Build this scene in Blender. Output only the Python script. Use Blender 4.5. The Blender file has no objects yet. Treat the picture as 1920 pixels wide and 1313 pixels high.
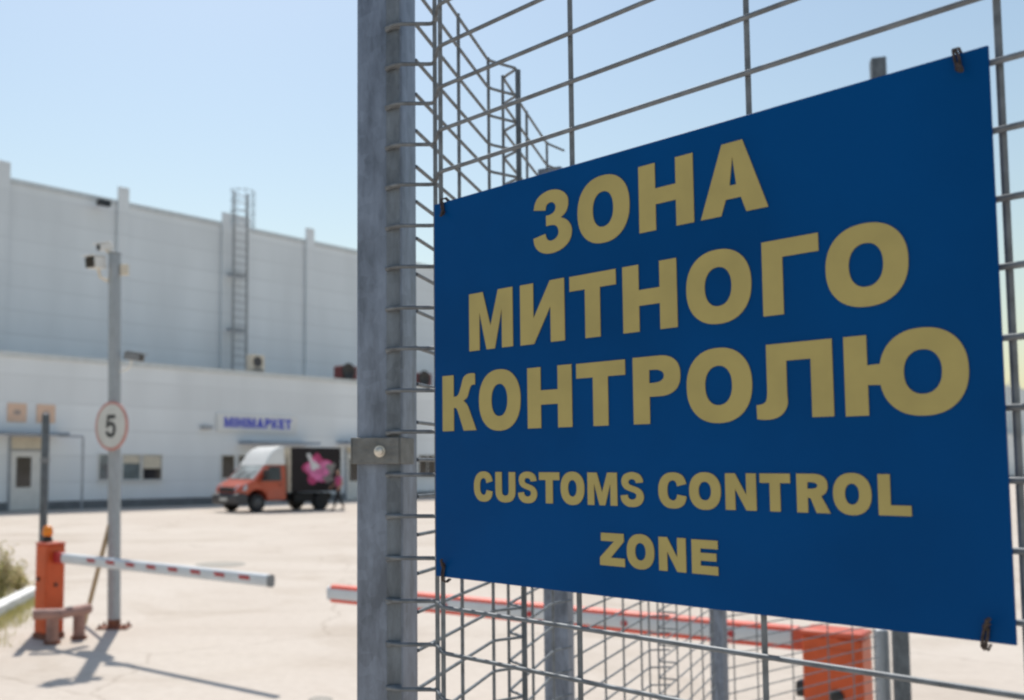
import bpy, bmesh, math, random
import numpy as np
from mathutils import Vector, Matrix

R = math.radians
SC = bpy.context.scene
COL = SC.collection

# ------------------------------------------------------------------ camera
FPX, CX, CY, PITCH, ROLL = 1818.47, 705.87, 742.58, 0.0721439, 0.00086207   # on the 1920 x 1313 photograph
CAMZ = 1.8
cam_data = bpy.data.cameras.new('camera')
cam = bpy.data.objects.new('camera', cam_data)
COL.objects.link(cam)
cam.location = (0, 0, CAMZ)
cam.rotation_euler = (Matrix.Rotation(R(90) + PITCH, 4, 'X') @ Matrix.Rotation(-ROLL, 4, 'Z')).to_euler()
cam_data.sensor_width = 36.0
cam_data.lens = FPX / 1920 * 36.0
cam_data.shift_x = (960 - CX) / 1920
cam_data.shift_y = (CY - 656.5) / 1920
cam_data.clip_start = 0.02
cam_data.clip_end = 2000
cam_data.dof.use_dof = True
cam_data.dof.focus_distance = 1.10
cam_data.dof.aperture_fstop = 6.3
SC.camera = cam

# ------------------------------------------------------------------ world, sun, exposure
SUN_ELEV = 57.0
SUN_AZ = math.atan2(-0.19, 0.98)
to_sun = Vector((math.sin(SUN_AZ) * math.cos(R(SUN_ELEV)), math.cos(SUN_AZ) * math.cos(R(SUN_ELEV)), math.sin(R(SUN_ELEV))))
world = bpy.data.worlds.new('World')
SC.world = world
world.use_nodes = True
wn, wl = world.node_tree.nodes, world.node_tree.links
bg = wn['Background']
sky = wn.new('ShaderNodeTexSky')
sky.sky_type = 'NISHITA'
sky.sun_disc = False
sky.sun_elevation = R(SUN_ELEV)
sky.sun_rotation = SUN_AZ
sky.air_density = 1.7
sky.dust_density = 1.0
sky.ozone_density = 1.2
wl.new(sky.outputs[0], bg.inputs[0])
bg.inputs[1].default_value = 0.085
sun_data = bpy.data.lights.new('sun', 'SUN')
sun_data.energy = 3.25
sun_data.angle = R(0.55)
sun_data.color = (1.0, 0.95, 0.87)
sun = bpy.data.objects.new('sun', sun_data)
COL.objects.link(sun)
sun.location = (-8, 40, 60)
sun.rotation_euler = to_sun.to_track_quat('Z', 'Y').to_euler()
SC.view_settings.view_transform = 'Standard'
SC.view_settings.look = 'None'
SC.view_settings.gamma = 1.0
SC.view_settings.exposure = 0.46
SC.cycles.filter_width = 2.3

# ------------------------------------------------------------------ where a picture point lies in the world
def ray(px, py):
    a, b = (px - CX) / FPX, (py - CY) / FPX
    cr, sr = math.cos(ROLL), math.sin(ROLL)
    x, y = a * cr + b * sr, -a * sr + b * cr
    c, s = math.cos(PITCH), math.sin(PITCH)
    return Vector((x, c + y * s, -y * c + s))
def gnd(px, py, z=0.0):
    r = ray(px, py)
    return Vector((0, 0, CAMZ)) + r * ((z - CAMZ) / r.z)
def at_y(px, py, Y):
    r = ray(px, py)
    return Vector((0, 0, CAMZ)) + r * (Y / r.y)

# ------------------------------------------------------------------ materials
def hexc(r, g, b):
    f = lambda v: (v / 255 / 12.92) if v / 255 <= 0.04045 else ((v / 255 + 0.055) / 1.055) ** 2.4
    return (f(r), f(g), f(b), 1)

def material(name, col, rough=0.6, metal=0.0, var=0.12, scale=6.0, bump=0.0, bscale=40.0, spec=0.5, coat=0.0, stain=None, stretch=(1, 1, 1)):
    m = bpy.data.materials.new(name)
    m.use_nodes = True
    n, l = m.node_tree.nodes, m.node_tree.links
    b = n['Principled BSDF']
    b.inputs['Roughness'].default_value = rough
    b.inputs['Metallic'].default_value = metal
    b.inputs['Specular IOR Level'].default_value = spec
    b.inputs['Coat Weight'].default_value = coat
    tc = n.new('ShaderNodeTexCoord')
    mp = n.new('ShaderNodeMapping')
    mp.inputs['Scale'].default_value = stretch
    l.new(tc.outputs['Object'], mp.inputs[0])
    ns = n.new('ShaderNodeTexNoise')
    ns.inputs['Scale'].default_value = scale
    ns.inputs['Detail'].default_value = 6
    l.new(mp.outputs[0], ns.inputs['Vector'])
    cr = n.new('ShaderNodeValToRGB')
    c = col[:3]
    lo = [max(0, v * (1 - var)) for v in c]
    hi = [min(1, v * (1 + var)) for v in c]
    if stain:
        lo = stain
    cr.color_ramp.elements[0].position = 0.32
    cr.color_ramp.elements[1].position = 0.62
    cr.color_ramp.elements[0].color = (*lo[:3], 1)
    cr.color_ramp.elements[1].color = (*hi, 1)
    l.new(ns.outputs['Fac'], cr.inputs[0])
    l.new(cr.outputs[0], b.inputs['Base Color'])
    rr = n.new('ShaderNodeMapRange')
    rr.inputs[3].default_value = max(0.02, rough - 0.1)
    rr.inputs[4].default_value = min(1, rough + 0.1)
    l.new(ns.outputs['Fac'], rr.inputs[0])
    l.new(rr.outputs[0], b.inputs['Roughness'])
    if bump:
        n2 = n.new('ShaderNodeTexNoise')
        n2.inputs['Scale'].default_value = bscale
        n2.inputs['Detail'].default_value = 5
        l.new(mp.outputs[0], n2.inputs['Vector'])
        bp = n.new('ShaderNodeBump')
        bp.inputs['Strength'].default_value = bump
        bp.inputs['Distance'].default_value = 0.01
        l.new(n2.outputs['Fac'], bp.inputs['Height'])
        l.new(bp.outputs[0], b.inputs['Normal'])
    return m

def galvanised(name, col, rough=0.45, metal=0.55, spots=70.0, lo=0.60, hi=1.3):
    """hot dip zinc: a cloudy spangle with streaks along the height"""
    m = bpy.data.materials.new(name)
    m.use_nodes = True
    n, l = m.node_tree.nodes, m.node_tree.links
    b = n['Principled BSDF']
    b.inputs['Metallic'].default_value = metal
    tc = n.new('ShaderNodeTexCoord')
    v = n.new('ShaderNodeTexVoronoi'); v.inputs['Scale'].default_value = spots
    mp = n.new('ShaderNodeMapping'); mp.inputs['Scale'].default_value = (34, 34, 9)
    ns = n.new('ShaderNodeTexNoise'); ns.inputs['Scale'].default_value = 1.0; ns.inputs['Detail'].default_value = 7
    ns.inputs['Roughness'].default_value = 0.65
    l.new(tc.outputs['Object'], mp.inputs[0]); l.new(mp.outputs[0], ns.inputs['Vector'])
    l.new(tc.outputs['Object'], v.inputs['Vector'])
    mx = n.new('ShaderNodeMix'); mx.data_type = 'FLOAT'; mx.inputs[0].default_value = 0.10
    l.new(ns.outputs['Fac'], mx.inputs[2]); l.new(v.outputs['Color'], mx.inputs[3])
    cr = n.new('ShaderNodeValToRGB')
    cr.color_ramp.elements[0].position = 0.36; cr.color_ramp.elements[1].position = 0.66
    cr.color_ramp.elements[0].color = (*[c * lo for c in col[:3]], 1)
    cr.color_ramp.elements[1].color = (*[min(1, c * hi) for c in col[:3]], 1)
    l.new(mx.outputs[0], cr.inputs[0]); l.new(cr.outputs[0], b.inputs['Base Color'])
    rr = n.new('ShaderNodeMapRange'); rr.inputs[3].default_value = rough - 0.12; rr.inputs[4].default_value = rough + 0.15
    l.new(mx.outputs[0], rr.inputs[0]); l.new(rr.outputs[0], b.inputs['Roughness'])
    bp = n.new('ShaderNodeBump'); bp.inputs['Strength'].default_value = 0.15; bp.inputs['Distance'].default_value = 0.002
    l.new(ns.outputs['Fac'], bp.inputs['Height']); l.new(bp.outputs[0], b.inputs['Normal'])
    return m

def panelled(name, col, pitch, rough=0.5, seam=0.72, ribs=0.0):
    """sheet cladding laid in horizontal courses: a dark joint every `pitch` metres of height, weather streaks"""
    m = bpy.data.materials.new(name)
    m.use_nodes = True
    n, l = m.node_tree.nodes, m.node_tree.links
    b = n['Principled BSDF']
    b.inputs['Roughness'].default_value = rough
    tc = n.new('ShaderNodeTexCoord')
    sx = n.new('ShaderNodeSeparateXYZ'); l.new(tc.outputs['Object'], sx.inputs[0])
    d = n.new('ShaderNodeMath'); d.operation = 'DIVIDE'; d.inputs[1].default_value = pitch; l.new(sx.outputs['Z'], d.inputs[0])
    fr = n.new('ShaderNodeMath'); fr.operation = 'FRACT'; l.new(d.outputs[0], fr.inputs[0])
    lt = n.new('ShaderNodeMath'); lt.operation = 'LESS_THAN'; lt.inputs[1].default_value = 0.07; l.new(fr.outputs[0], lt.inputs[0])
    fl = n.new('ShaderNodeMath'); fl.operation = 'FLOOR'; l.new(d.outputs[0], fl.inputs[0])
    wn_ = n.new('ShaderNodeTexWhiteNoise'); wn_.noise_dimensions = '1D'; l.new(fl.outputs[0], wn_.inputs['W'])
    mp = n.new('ShaderNodeMapping'); mp.inputs['Scale'].default_value = (0.45, 0.45, 0.10); l.new(tc.outputs['Object'], mp.inputs[0])
    ns = n.new('ShaderNodeTexNoise'); ns.inputs['Scale'].default_value = 1.0; ns.inputs['Detail'].default_value = 6; l.new(mp.outputs[0], ns.inputs['Vector'])
    cr = n.new('ShaderNodeValToRGB')
    cr.color_ramp.elements[0].position = 0.3; cr.color_ramp.elements[1].position = 0.65
    cr.color_ramp.elements[0].color = (*[c * 0.93 for c in col[:3]], 1)
    cr.color_ramp.elements[1].color = (*[min(1, c * 1.05) for c in col[:3]], 1)
    l.new(ns.outputs['Fac'], cr.inputs[0])
    mr = n.new('ShaderNodeMapRange'); mr.inputs[3].default_value = 0.965; mr.inputs[4].default_value = 1.03; l.new(wn_.outputs[0], mr.inputs[0])
    mm = n.new('ShaderNodeMix'); mm.data_type = 'RGBA'; mm.blend_type = 'MULTIPLY'; mm.inputs[0].default_value = 1.0
    l.new(cr.outputs[0], mm.inputs[6]); l.new(mr.outputs[0], mm.inputs[7])
    m2 = n.new('ShaderNodeMix'); m2.data_type = 'RGBA'
    l.new(lt.outputs[0], m2.inputs[0]); l.new(mm.outputs[2], m2.inputs[6]); m2.inputs[7].default_value = (*[c * seam for c in col[:3]], 1)
    l.new(m2.outputs[2], b.inputs['Base Color'])
    return m

M = {}
M['zinc'] = galvanised('galvanised steel', (0.20, 0.235, 0.30), 0.5, 0.5)
M['zinc_pole'] = galvanised('painted grey pole steel', (0.35, 0.38, 0.41), 0.5, 0.3, lo=0.88, hi=1.1)
M['zinc_dark'] = galvanised('dull galvanised steel', (0.125, 0.145, 0.165), 0.55, 0.4)
M['zinc_strip'] = galvanised('dull strip steel', (0.16, 0.185, 0.215), 0.55, 0.4)
M['wire'] = material('galvanised wire', (0.165, 0.18, 0.195), 0.6, 0.4, 0.25, 60)
M['bracket'] = material('weathered steel clamp', (0.165, 0.168, 0.165), 0.6, 0.35, 0.25, 45, 0.2, 150)
M['bolt'] = material('zinc bolt', (0.6, 0.56, 0.5), 0.35, 0.5, 0.25, 160)
M['rust'] = material('rusty steel', (0.19, 0.075, 0.045), 0.85, 0.0, 0.4, 18, 0.3, 90)
M['tie'] = material('rusted binding wire', (0.05, 0.035, 0.03), 0.7, 0.2, 0.5, 250)
M['sign_blue'] = material('blue enamel', (0.0004, 0.056, 0.200), 0.36, 0.0, 0.10, 5, 0.05, 14, 0.05)
M['sign_back'] = material('bare sheet metal', (0.4, 0.4, 0.4), 0.4, 0.6, 0.1, 12)
M['sign_gold'] = material('ochre lettering film', (0.41, 0.33, 0.105), 0.5, 0.0, 0.06, 25)
M['orange'] = material('orange powder coat', (0.60, 0.088, 0.018), 0.45, 0.0, 0.12, 5, 0.05, 60)
M['orange_top'] = material('orange red coat', (0.56, 0.09, 0.04), 0.45, 0.0, 0.1, 5)
M['amber'] = material('amber beacon plastic', (0.85, 0.25, 0.01), 0.25, 0.0, 0.08, 20)
M['black'] = material('black plastic', (0.02, 0.02, 0.022), 0.5, 0.0, 0.2, 20)
M['rubber'] = material('tyre rubber', (0.022, 0.022, 0.023), 0.85, 0.0, 0.25, 15)
M['boom_white'] = material('white boom enamel', (0.62, 0.65, 0.68), 0.4, 0.0, 0.07, 4)
M['boom_red'] = material('red reflective film', (0.42, 0.03, 0.035), 0.4, 0.0, 0.15, 30)
M['boom_edge'] = material('red edge profile', (0.72, 0.085, 0.045), 0.45, 0.0, 0.1, 8)
M['guard_pink'] = material('faded red guard paint', (0.34, 0.19, 0.155), 0.65, 0.0, 0.2, 9, 0.1, 50)
M['wood'] = material('dry wood', (0.42, 0.32, 0.19), 0.8, 0.0, 0.25, 8, 0.2, 60, stretch=(6, 6, 0.6))
M['white_plastic'] = material('white housing', (0.72, 0.72, 0.7), 0.45, 0.0, 0.05, 10)
M['cream_plastic'] = material('cream housing', (0.62, 0.56, 0.46), 0.5, 0.0, 0.08, 10)
M['grey_plastic'] = material('grey housing', (0.2, 0.21, 0.22), 0.5, 0.0, 0.1, 12)
M['lens'] = material('dark lens glass', (0.012, 0.012, 0.015), 0.15, 0.0, 0.1, 20, spec=0.6)
M['sign_white'] = material('white sign face', (0.60, 0.60, 0.57), 0.5, 0.0, 0.05, 8)
M['sign_red'] = material('red sign rim', (0.52, 0.24, 0.21), 0.5, 0.0, 0.1, 12)
M['ink'] = material('black print', (0.02, 0.022, 0.024), 0.6, 0.0, 0.1, 12)
M['wall_white'] = panelled('white wall cladding', (0.80, 0.83, 0.855), 1.1, 0.55, 0.93)
M['wall_grey'] = panelled('light grey hall cladding', (0.79, 0.825, 0.85), 1.18, 0.45, 0.92)
M['pilaster'] = panelled('grey pilaster sheet', (0.78, 0.815, 0.84), 1.18, 0.45, 0.92)
M['wall_trim'] = material('grey flashing', (0.62, 0.645, 0.66), 0.4, 0.2, 0.08, 5)
M['plinth'] = material('dark plinth render', (0.16, 0.17, 0.18), 0.8, 0.0, 0.15, 3)
M['roofing'] = material('grey roofing felt', (0.34, 0.345, 0.35), 0.9, 0.0, 0.12, 1.5)
M['door_paint'] = material('off white door', (0.72, 0.71, 0.68), 0.5, 0.0, 0.04, 4)
M['transom'] = material('beige transom board', (0.66, 0.59, 0.47), 0.6, 0.0, 0.08, 6)
M['window_dark'] = material('dark window glass', (0.03, 0.03, 0.035), 0.08, 0.0, 0.3, 2, spec=0.7)
M['window_mid'] = material('grey green window glass', (0.15, 0.18, 0.185), 0.1, 0.0, 0.45, 1.6, spec=0.7)
M['frame_grey'] = material('grey frame', (0.35, 0.37, 0.4), 0.5, 0.0, 0.1, 6)
M['canopy'] = material('blue grey canopy sheet', (0.24, 0.30, 0.38), 0.5, 0.0, 0.1, 3)
M['peach'] = material('pale orange board', (0.78, 0.54, 0.40), 0.6, 0.0, 0.06, 3)
M['peach_ink'] = material('faded print', (0.42, 0.33, 0.30), 0.6, 0.0, 0.1, 8)
M['board_white'] = material('white sign board', (0.76, 0.765, 0.76), 0.5, 0.0, 0.04, 3)
M['letter_blue'] = material('blue sign letters', (0.055, 0.075, 0.55), 0.5, 0.0, 0.08, 6)
M['fan_red'] = material('dark red fan housing', (0.15, 0.035, 0.035), 0.6, 0.0, 0.2, 3)
M['ladder'] = material('grey ladder paint', (0.32, 0.335, 0.35), 0.5, 0.1, 0.15, 6)
M['cage'] = material('galvanised cage', (0.50, 0.58, 0.63), 0.5, 0.2, 0.1, 6)
M['truck_red'] = material('orange red car paint', (0.47, 0.075, 0.035), 0.35, 0.0, 0.06, 3, coat=0.5)
M['truck_white'] = material('white gel coat', (0.78, 0.78, 0.76), 0.35, 0.0, 0.04, 3, coat=0.3)
M['truck_dark'] = material('dark grey bumper plastic', (0.055, 0.055, 0.06), 0.6, 0.0, 0.15, 10)
M['cargo_black'] = material('black box skin', (0.016, 0.013, 0.016), 0.5, 0.0, 0.15, 2, spec=0.2)
M['chassis'] = material('chassis black', (0.012, 0.012, 0.012), 0.8, 0.0, 0.2, 8)
M['windscreen'] = material('windscreen glass', (0.32, 0.35, 0.35), 0.12, 0.0, 0.45, 1.5, spec=0.9, coat=0.6)  # lightened: a pale reflection is painted into the glass colour
M['headlight'] = material('headlight glass', (0.5, 0.53, 0.56), 0.15, 0.2, 0.2, 15, spec=0.8)
M['rim'] = material('steel wheel', (0.09, 0.09, 0.095), 0.45, 0.5, 0.15, 10)
M['print_pink'] = material('pink print', (0.62, 0.16, 0.36), 0.5, 0.0, 0.25, 4)
M['print_magenta'] = material('deep pink print', (0.42, 0.03, 0.14), 0.5, 0.0, 0.25, 5)
M['print_white'] = material('pale print', (0.62, 0.62, 0.64), 0.5, 0.0, 0.1, 5)
M['print_grey'] = material('grey leaf print', (0.20, 0.19, 0.19), 0.5, 0.0, 0.3, 5)
M['skin'] = material('skin', (0.42, 0.23, 0.16), 0.55, 0.0, 0.06, 20)
M['hair'] = material('dark brown hair', (0.035, 0.022, 0.016), 0.6, 0.0, 0.3, 80)
M['shirt'] = material('pink jersey', (0.55, 0.10, 0.24), 0.85, 0.0, 0.12, 20)
M['trousers'] = material('black trousers', (0.018, 0.017, 0.02), 0.85, 0.0, 0.2, 20)
M['kerb'] = material('whitewashed kerb', (0.78, 0.77, 0.74), 0.8, 0.0, 0.08, 4, 0.3, 40)
M['soil'] = material('dry soil', (0.33, 0.28, 0.19), 0.95, 0.0, 0.25, 3, 0.5, 20)
M['iron'] = material('cast iron cover', (0.28, 0.26, 0.23), 0.7, 0.2, 0.2, 12)

def leafy(name, a, b_):
    m = material(name, a, 0.75, 0.0, 0.3, 3.0, spec=0.25)
    n, l = m.node_tree.nodes, m.node_tree.links
    b = n['Principled BSDF']
    oi = n.new('ShaderNodeNewGeometry')
    mx = n.new('ShaderNodeMix'); mx.data_type = 'RGBA'
    mx.inputs[6].default_value = (*a, 1); mx.inputs[7].default_value = (*b_, 1)
    l.new(oi.outputs['Random Per Island'], mx.inputs[0]); l.new(mx.outputs[2], b.inputs['Base Color'])
    tr_ = n.new('ShaderNodeBsdfTranslucent'); ms_ = n.new('ShaderNodeMixShader'); ms_.inputs[0].default_value = 0.45
    l.new(mx.outputs[2], tr_.inputs[0]); l.new(b.outputs[0], ms_.inputs[1]); l.new(tr_.outputs[0], ms_.inputs[2])
    l.new(ms_.outputs[0], n['Material Output'].inputs[0])
    return m
M['grass'] = leafy('dry grass', (0.30, 0.30, 0.09), (0.52, 0.45, 0.22))
M['shrub'] = leafy('dusty shrub leaves', (0.40, 0.40, 0.14), (0.66, 0.52, 0.32))
M['twig'] = material('twig bark', (0.2, 0.15, 0.1), 0.9, 0.0, 0.2, 20)

def concrete():
    m = bpy.data.materials.new('yard concrete')
    m.use_nodes = True
    n, l = m.node_tree.nodes, m.node_tree.links
    b = n['Principled BSDF']; b.inputs['Roughness'].default_value = 0.9; b.inputs['Specular IOR Level'].default_value = 0.25
    tc = n.new('ShaderNodeTexCoord')
    def noise(scale, det, vec=None, dist=0.0, ro=0.5):
        x = n.new('ShaderNodeTexNoise'); x.inputs['Scale'].default_value = scale; x.inputs['Detail'].default_value = det
        x.inputs['Distortion'].default_value = dist; x.inputs['Roughness'].default_value = ro
        l.new(vec or tc.outputs['Object'], x.inputs['Vector']); return x.outputs['Fac']
    def ramp(f, p0, p1, c0, c1):
        r = n.new('ShaderNodeValToRGB'); r.color_ramp.elements[0].position = p0; r.color_ramp.elements[1].position = p1
        r.color_ramp.elements[0].color = (*c0, 1); r.color_ramp.elements[1].color = (*c1, 1); l.new(f, r.inputs[0]); return r.outputs[0]
    def mult(a, c):
        x = n.new('ShaderNodeMix'); x.data_type = 'RGBA'; x.blend_type = 'MULTIPLY'; x.inputs[0].default_value = 1
        l.new(a, x.inputs[6]); l.new(c, x.inputs[7]); return x.outputs[2]
    base = ramp(noise(0.22, 8, dist=0.6), 0.3, 0.7, (0.54, 0.47, 0.405), (0.59, 0.525, 0.46))
    fine = ramp(noise(9, 8, ro=0.7), 0.25, 0.6, (0.88, 0.87, 0.86), (1, 1, 1))
    stain = ramp(noise(0.55, 5, dist=1.2), 0.34, 0.48, (0.92, 0.905, 0.885), (1, 1, 1))
    # long tyre sweeps: noise squeezed along the lane
    mp = n.new('ShaderNodeMapping'); mp.inputs['Rotation'].default_value = (0, 0, R(-38)); mp.inputs['Scale'].default_value = (0.10, 0.9, 1)
    l.new(tc.outputs['Object'], mp.inputs[0])
    tyre = ramp(noise(1.0, 5, mp.outputs[0], 0.5), 0.36, 0.52, (0.92, 0.91, 0.895), (1, 1, 1))
    # hairline cracks
    v = n.new('ShaderNodeTexVoronoi'); v.feature = 'DISTANCE_TO_EDGE'; v.inputs['Scale'].default_value = 0.16
    wv = n.new('ShaderNodeTexNoise'); wv.inputs['Scale'].default_value = 1.2; wv.inputs['Detail'].default_value = 5; l.new(tc.outputs['Object'], wv.inputs['Vector'])
    ad = n.new('ShaderNodeVectorMath'); ad.operation = 'MULTIPLY_ADD'; ad.inputs[1].default_value = (0.8, 0.8, 0.8)
    l.new(wv.outputs['Color'], ad.inputs[0]); l.new(tc.outputs['Object'], ad.inputs[2]); l.new(ad.outputs[0], v.inputs['Vector'])
    crack = ramp(v.outputs['Distance'], 0.0012, 0.004, (0.80, 0.78, 0.76), (1, 1, 1))
    l.new(mult(mult(mult(mult(base, fine), stain), tyre), crack), b.inputs['Base Color'])
    bp = n.new('ShaderNodeBump'); bp.inputs['Strength'].default_value = 0.35; bp.inputs['Distance'].default_value = 0.012
    l.new(noise(25, 8), bp.inputs['Height']); l.new(bp.outputs[0], b.inputs['Normal'])
    return m
M['concrete'] = concrete()

# ------------------------------------------------------------------ mesh helpers
class MB:
    def __init__(self): self.v, self.f = [], []
    def add(self, vs, fs):
        o = len(self.v)
        self.v += [tuple(p) for p in vs]
        self.f += [tuple(i + o for i in f) for f in fs]
        return self
    def box(self, x0, x1, y0, y1, z0, z1, mat=None):
        vs = [Vector((x, y, z)) for x in (x0, x1) for y in (y0, y1) for z in (z0, z1)]
        if mat: vs = [mat @ p for p in vs]
        return self.add(vs, [(0, 1, 3, 2), (4, 6, 7, 5), (0, 4, 5, 1), (2, 3, 7, 6), (0, 2, 6, 4), (1, 5, 7, 3)])
    def tube(self, pts, r, n=8, radii=None, cap=True):
        pts = [Vector(p) for p in pts]
        rings, prev = [], None
        for i, p in enumerate(pts):
            t = (pts[min(i + 1, len(pts) - 1)] - pts[max(i - 1, 0)]).normalized()
            if prev is None:
                a = t.orthogonal().normalized()
            else:
                a = (prev - t * prev.dot(t)).normalized()
            prev = a
            b = t.cross(a)
            rr = radii[i] if radii else r
            rings.append([p + (a * math.cos(2 * math.pi * k / n) + b * math.sin(2 * math.pi * k / n)) * rr for k in range(n)])
        vs = [p for g in rings for p in g]
        fs = []
        for i in range(len(rings) - 1):
            for k in range(n):
                fs.append((i * n + k, i * n + (k + 1) % n, (i + 1) * n + (k + 1) % n, (i + 1) * n + k))
        if cap:
            fs.append(tuple(reversed(range(n)))); fs.append(tuple((len(rings) - 1) * n + k for k in range(n)))
        return self.add(vs, fs)
    def prism(self, poly, d0, d1, axes='xz'):
        """polygon in two axes, drawn out along the third"""
        n = len(poly)
        def P(p, d):
            return {'xz': (p[0], d, p[1]), 'xy': (p[0], p[1], d), 'yz': (d, p[0], p[1])}[axes]
        vs = [P(p, d0) for p in poly] + [P(p, d1) for p in poly]
        fs = [tuple(range(n)), tuple(reversed(range(n, 2 * n)))] + [(i, i + n, (i + 1) % n + n, (i + 1) % n) for i in range(n)]
        return self.add(vs, fs)
    def lathe(self, prof, c=(0, 0, 0), axis='z', n=24):
        """profile of (radius, height)"""
        c = Vector(c)
        vs = []
        for r, h in prof:
            for k in range(n):
                a = 2 * math.pi * k / n
                q = (r * math.cos(a), r * math.sin(a), h)
                if axis == 'y': q = (q[0], q[2], q[1])
                if axis == 'x': q = (q[2], q[0], q[1])
                vs.append(c + Vector(q))
        fs = []
        m = len(prof)
        for i in range(m - 1):
            for k in range(n):
                fs.append((i * n + k, i * n + (k + 1) % n, (i + 1) * n + (k + 1) % n, (i + 1) * n + k))
        fs.append(tuple(range(n - 1, -1, -1))); fs.append(tuple((m - 1) * n + k for k in range(n)))
        return self.add(vs, fs)
    def build(self, name, mat, parent=None, bevel=0.0, smooth=35, xf=None, segs=2):
        me = bpy.data.meshes.new(name)
        me.from_pydata(self.v, [], self.f)
        if xf: me.transform(xf)
        bm = bmesh.new(); bm.from_mesh(me)
        bmesh.ops.recalc_face_normals(bm, faces=bm.faces)
        bm.to_mesh(me); bm.free()
        me.materials.append(mat if not isinstance(mat, str) else M[mat])
        me.shade_smooth()
        me.set_sharp_from_angle(angle=R(smooth))
        o = bpy.data.objects.new(name, me)
        COL.objects.link(o)
        if parent: o.parent = parent
        if bevel:
            b = o.modifiers.new('bevel', 'BEVEL'); b.width = bevel; b.segments = segs; b.limit_method = 'ANGLE'; b.angle_limit = R(40)
            b.harden_normals = False
        return o

def tag(o, label, cat, group=None):
    o['label'] = label; o['category'] = cat
    if group: o['group'] = group
    return o
def thing(name, label, cat, loc=(0, 0, 0), rz=0.0, group=None):
    o = bpy.data.objects.new(name, None); COL.objects.link(o)
    o.location = loc; o.rotation_euler = (0, 0, rz); o.empty_display_size = 0.1
    return tag(o, label, cat, group)
def structure(o):
    o['kind'] = 'structure'; return o
def bx(*a): return MB().box(*a)

# ------------------------------------------------------------------ lettering: outlines drawn here, filled as curves
def ellipse(cx, cy, rx, ry, p=2.25, n=56, a0=0.0, a1=2 * math.pi, close=True):
    out = []
    m = n if close else n + 1
    for k in range(m):
        a = a0 + (a1 - a0) * k / n
        c, s = math.cos(a), math.sin(a)
        out.append((cx + rx * math.copysign(abs(c) ** (2 / p), c), cy + ry * math.copysign(abs(s) ** (2 / p), s)))
    return out
def smooth_loop(pts, n=5):
    """pts: (x, y) curve points or (x, y, 1) corners; Catmull-Rom between corners"""
    N = len(pts); out = []
    for i in range(N):
        p0, p1, p2, p3 = pts[i - 1], pts[i], pts[(i + 1) % N], pts[(i + 2) % N]
        c1, c2 = len(p1) > 2, len(p2) > 2
        out.append(p1[:2])
        if c1 and c2: continue
        a = p1 if c1 else p0
        d = p2 if c2 else p3
        for k in range(1, n):
            t = k / n
            q = []
            for j in (0, 1):
                m1 = (p2[j] - a[j]) * (0.5 if not c1 else 0.9); m2 = (d[j] - p1[j]) * (0.5 if not c2 else 0.9)
                h = (2 * t**3 - 3 * t**2 + 1) * p1[j] + (t**3 - 2 * t**2 + t) * m1 + (-2 * t**3 + 3 * t**2) * p2[j] + (t**3 - t**2) * m2
                q.append(h)
            out.append(tuple(q))
    return out
def C_(l): return [(x, y, 1) for x, y in l]
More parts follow.
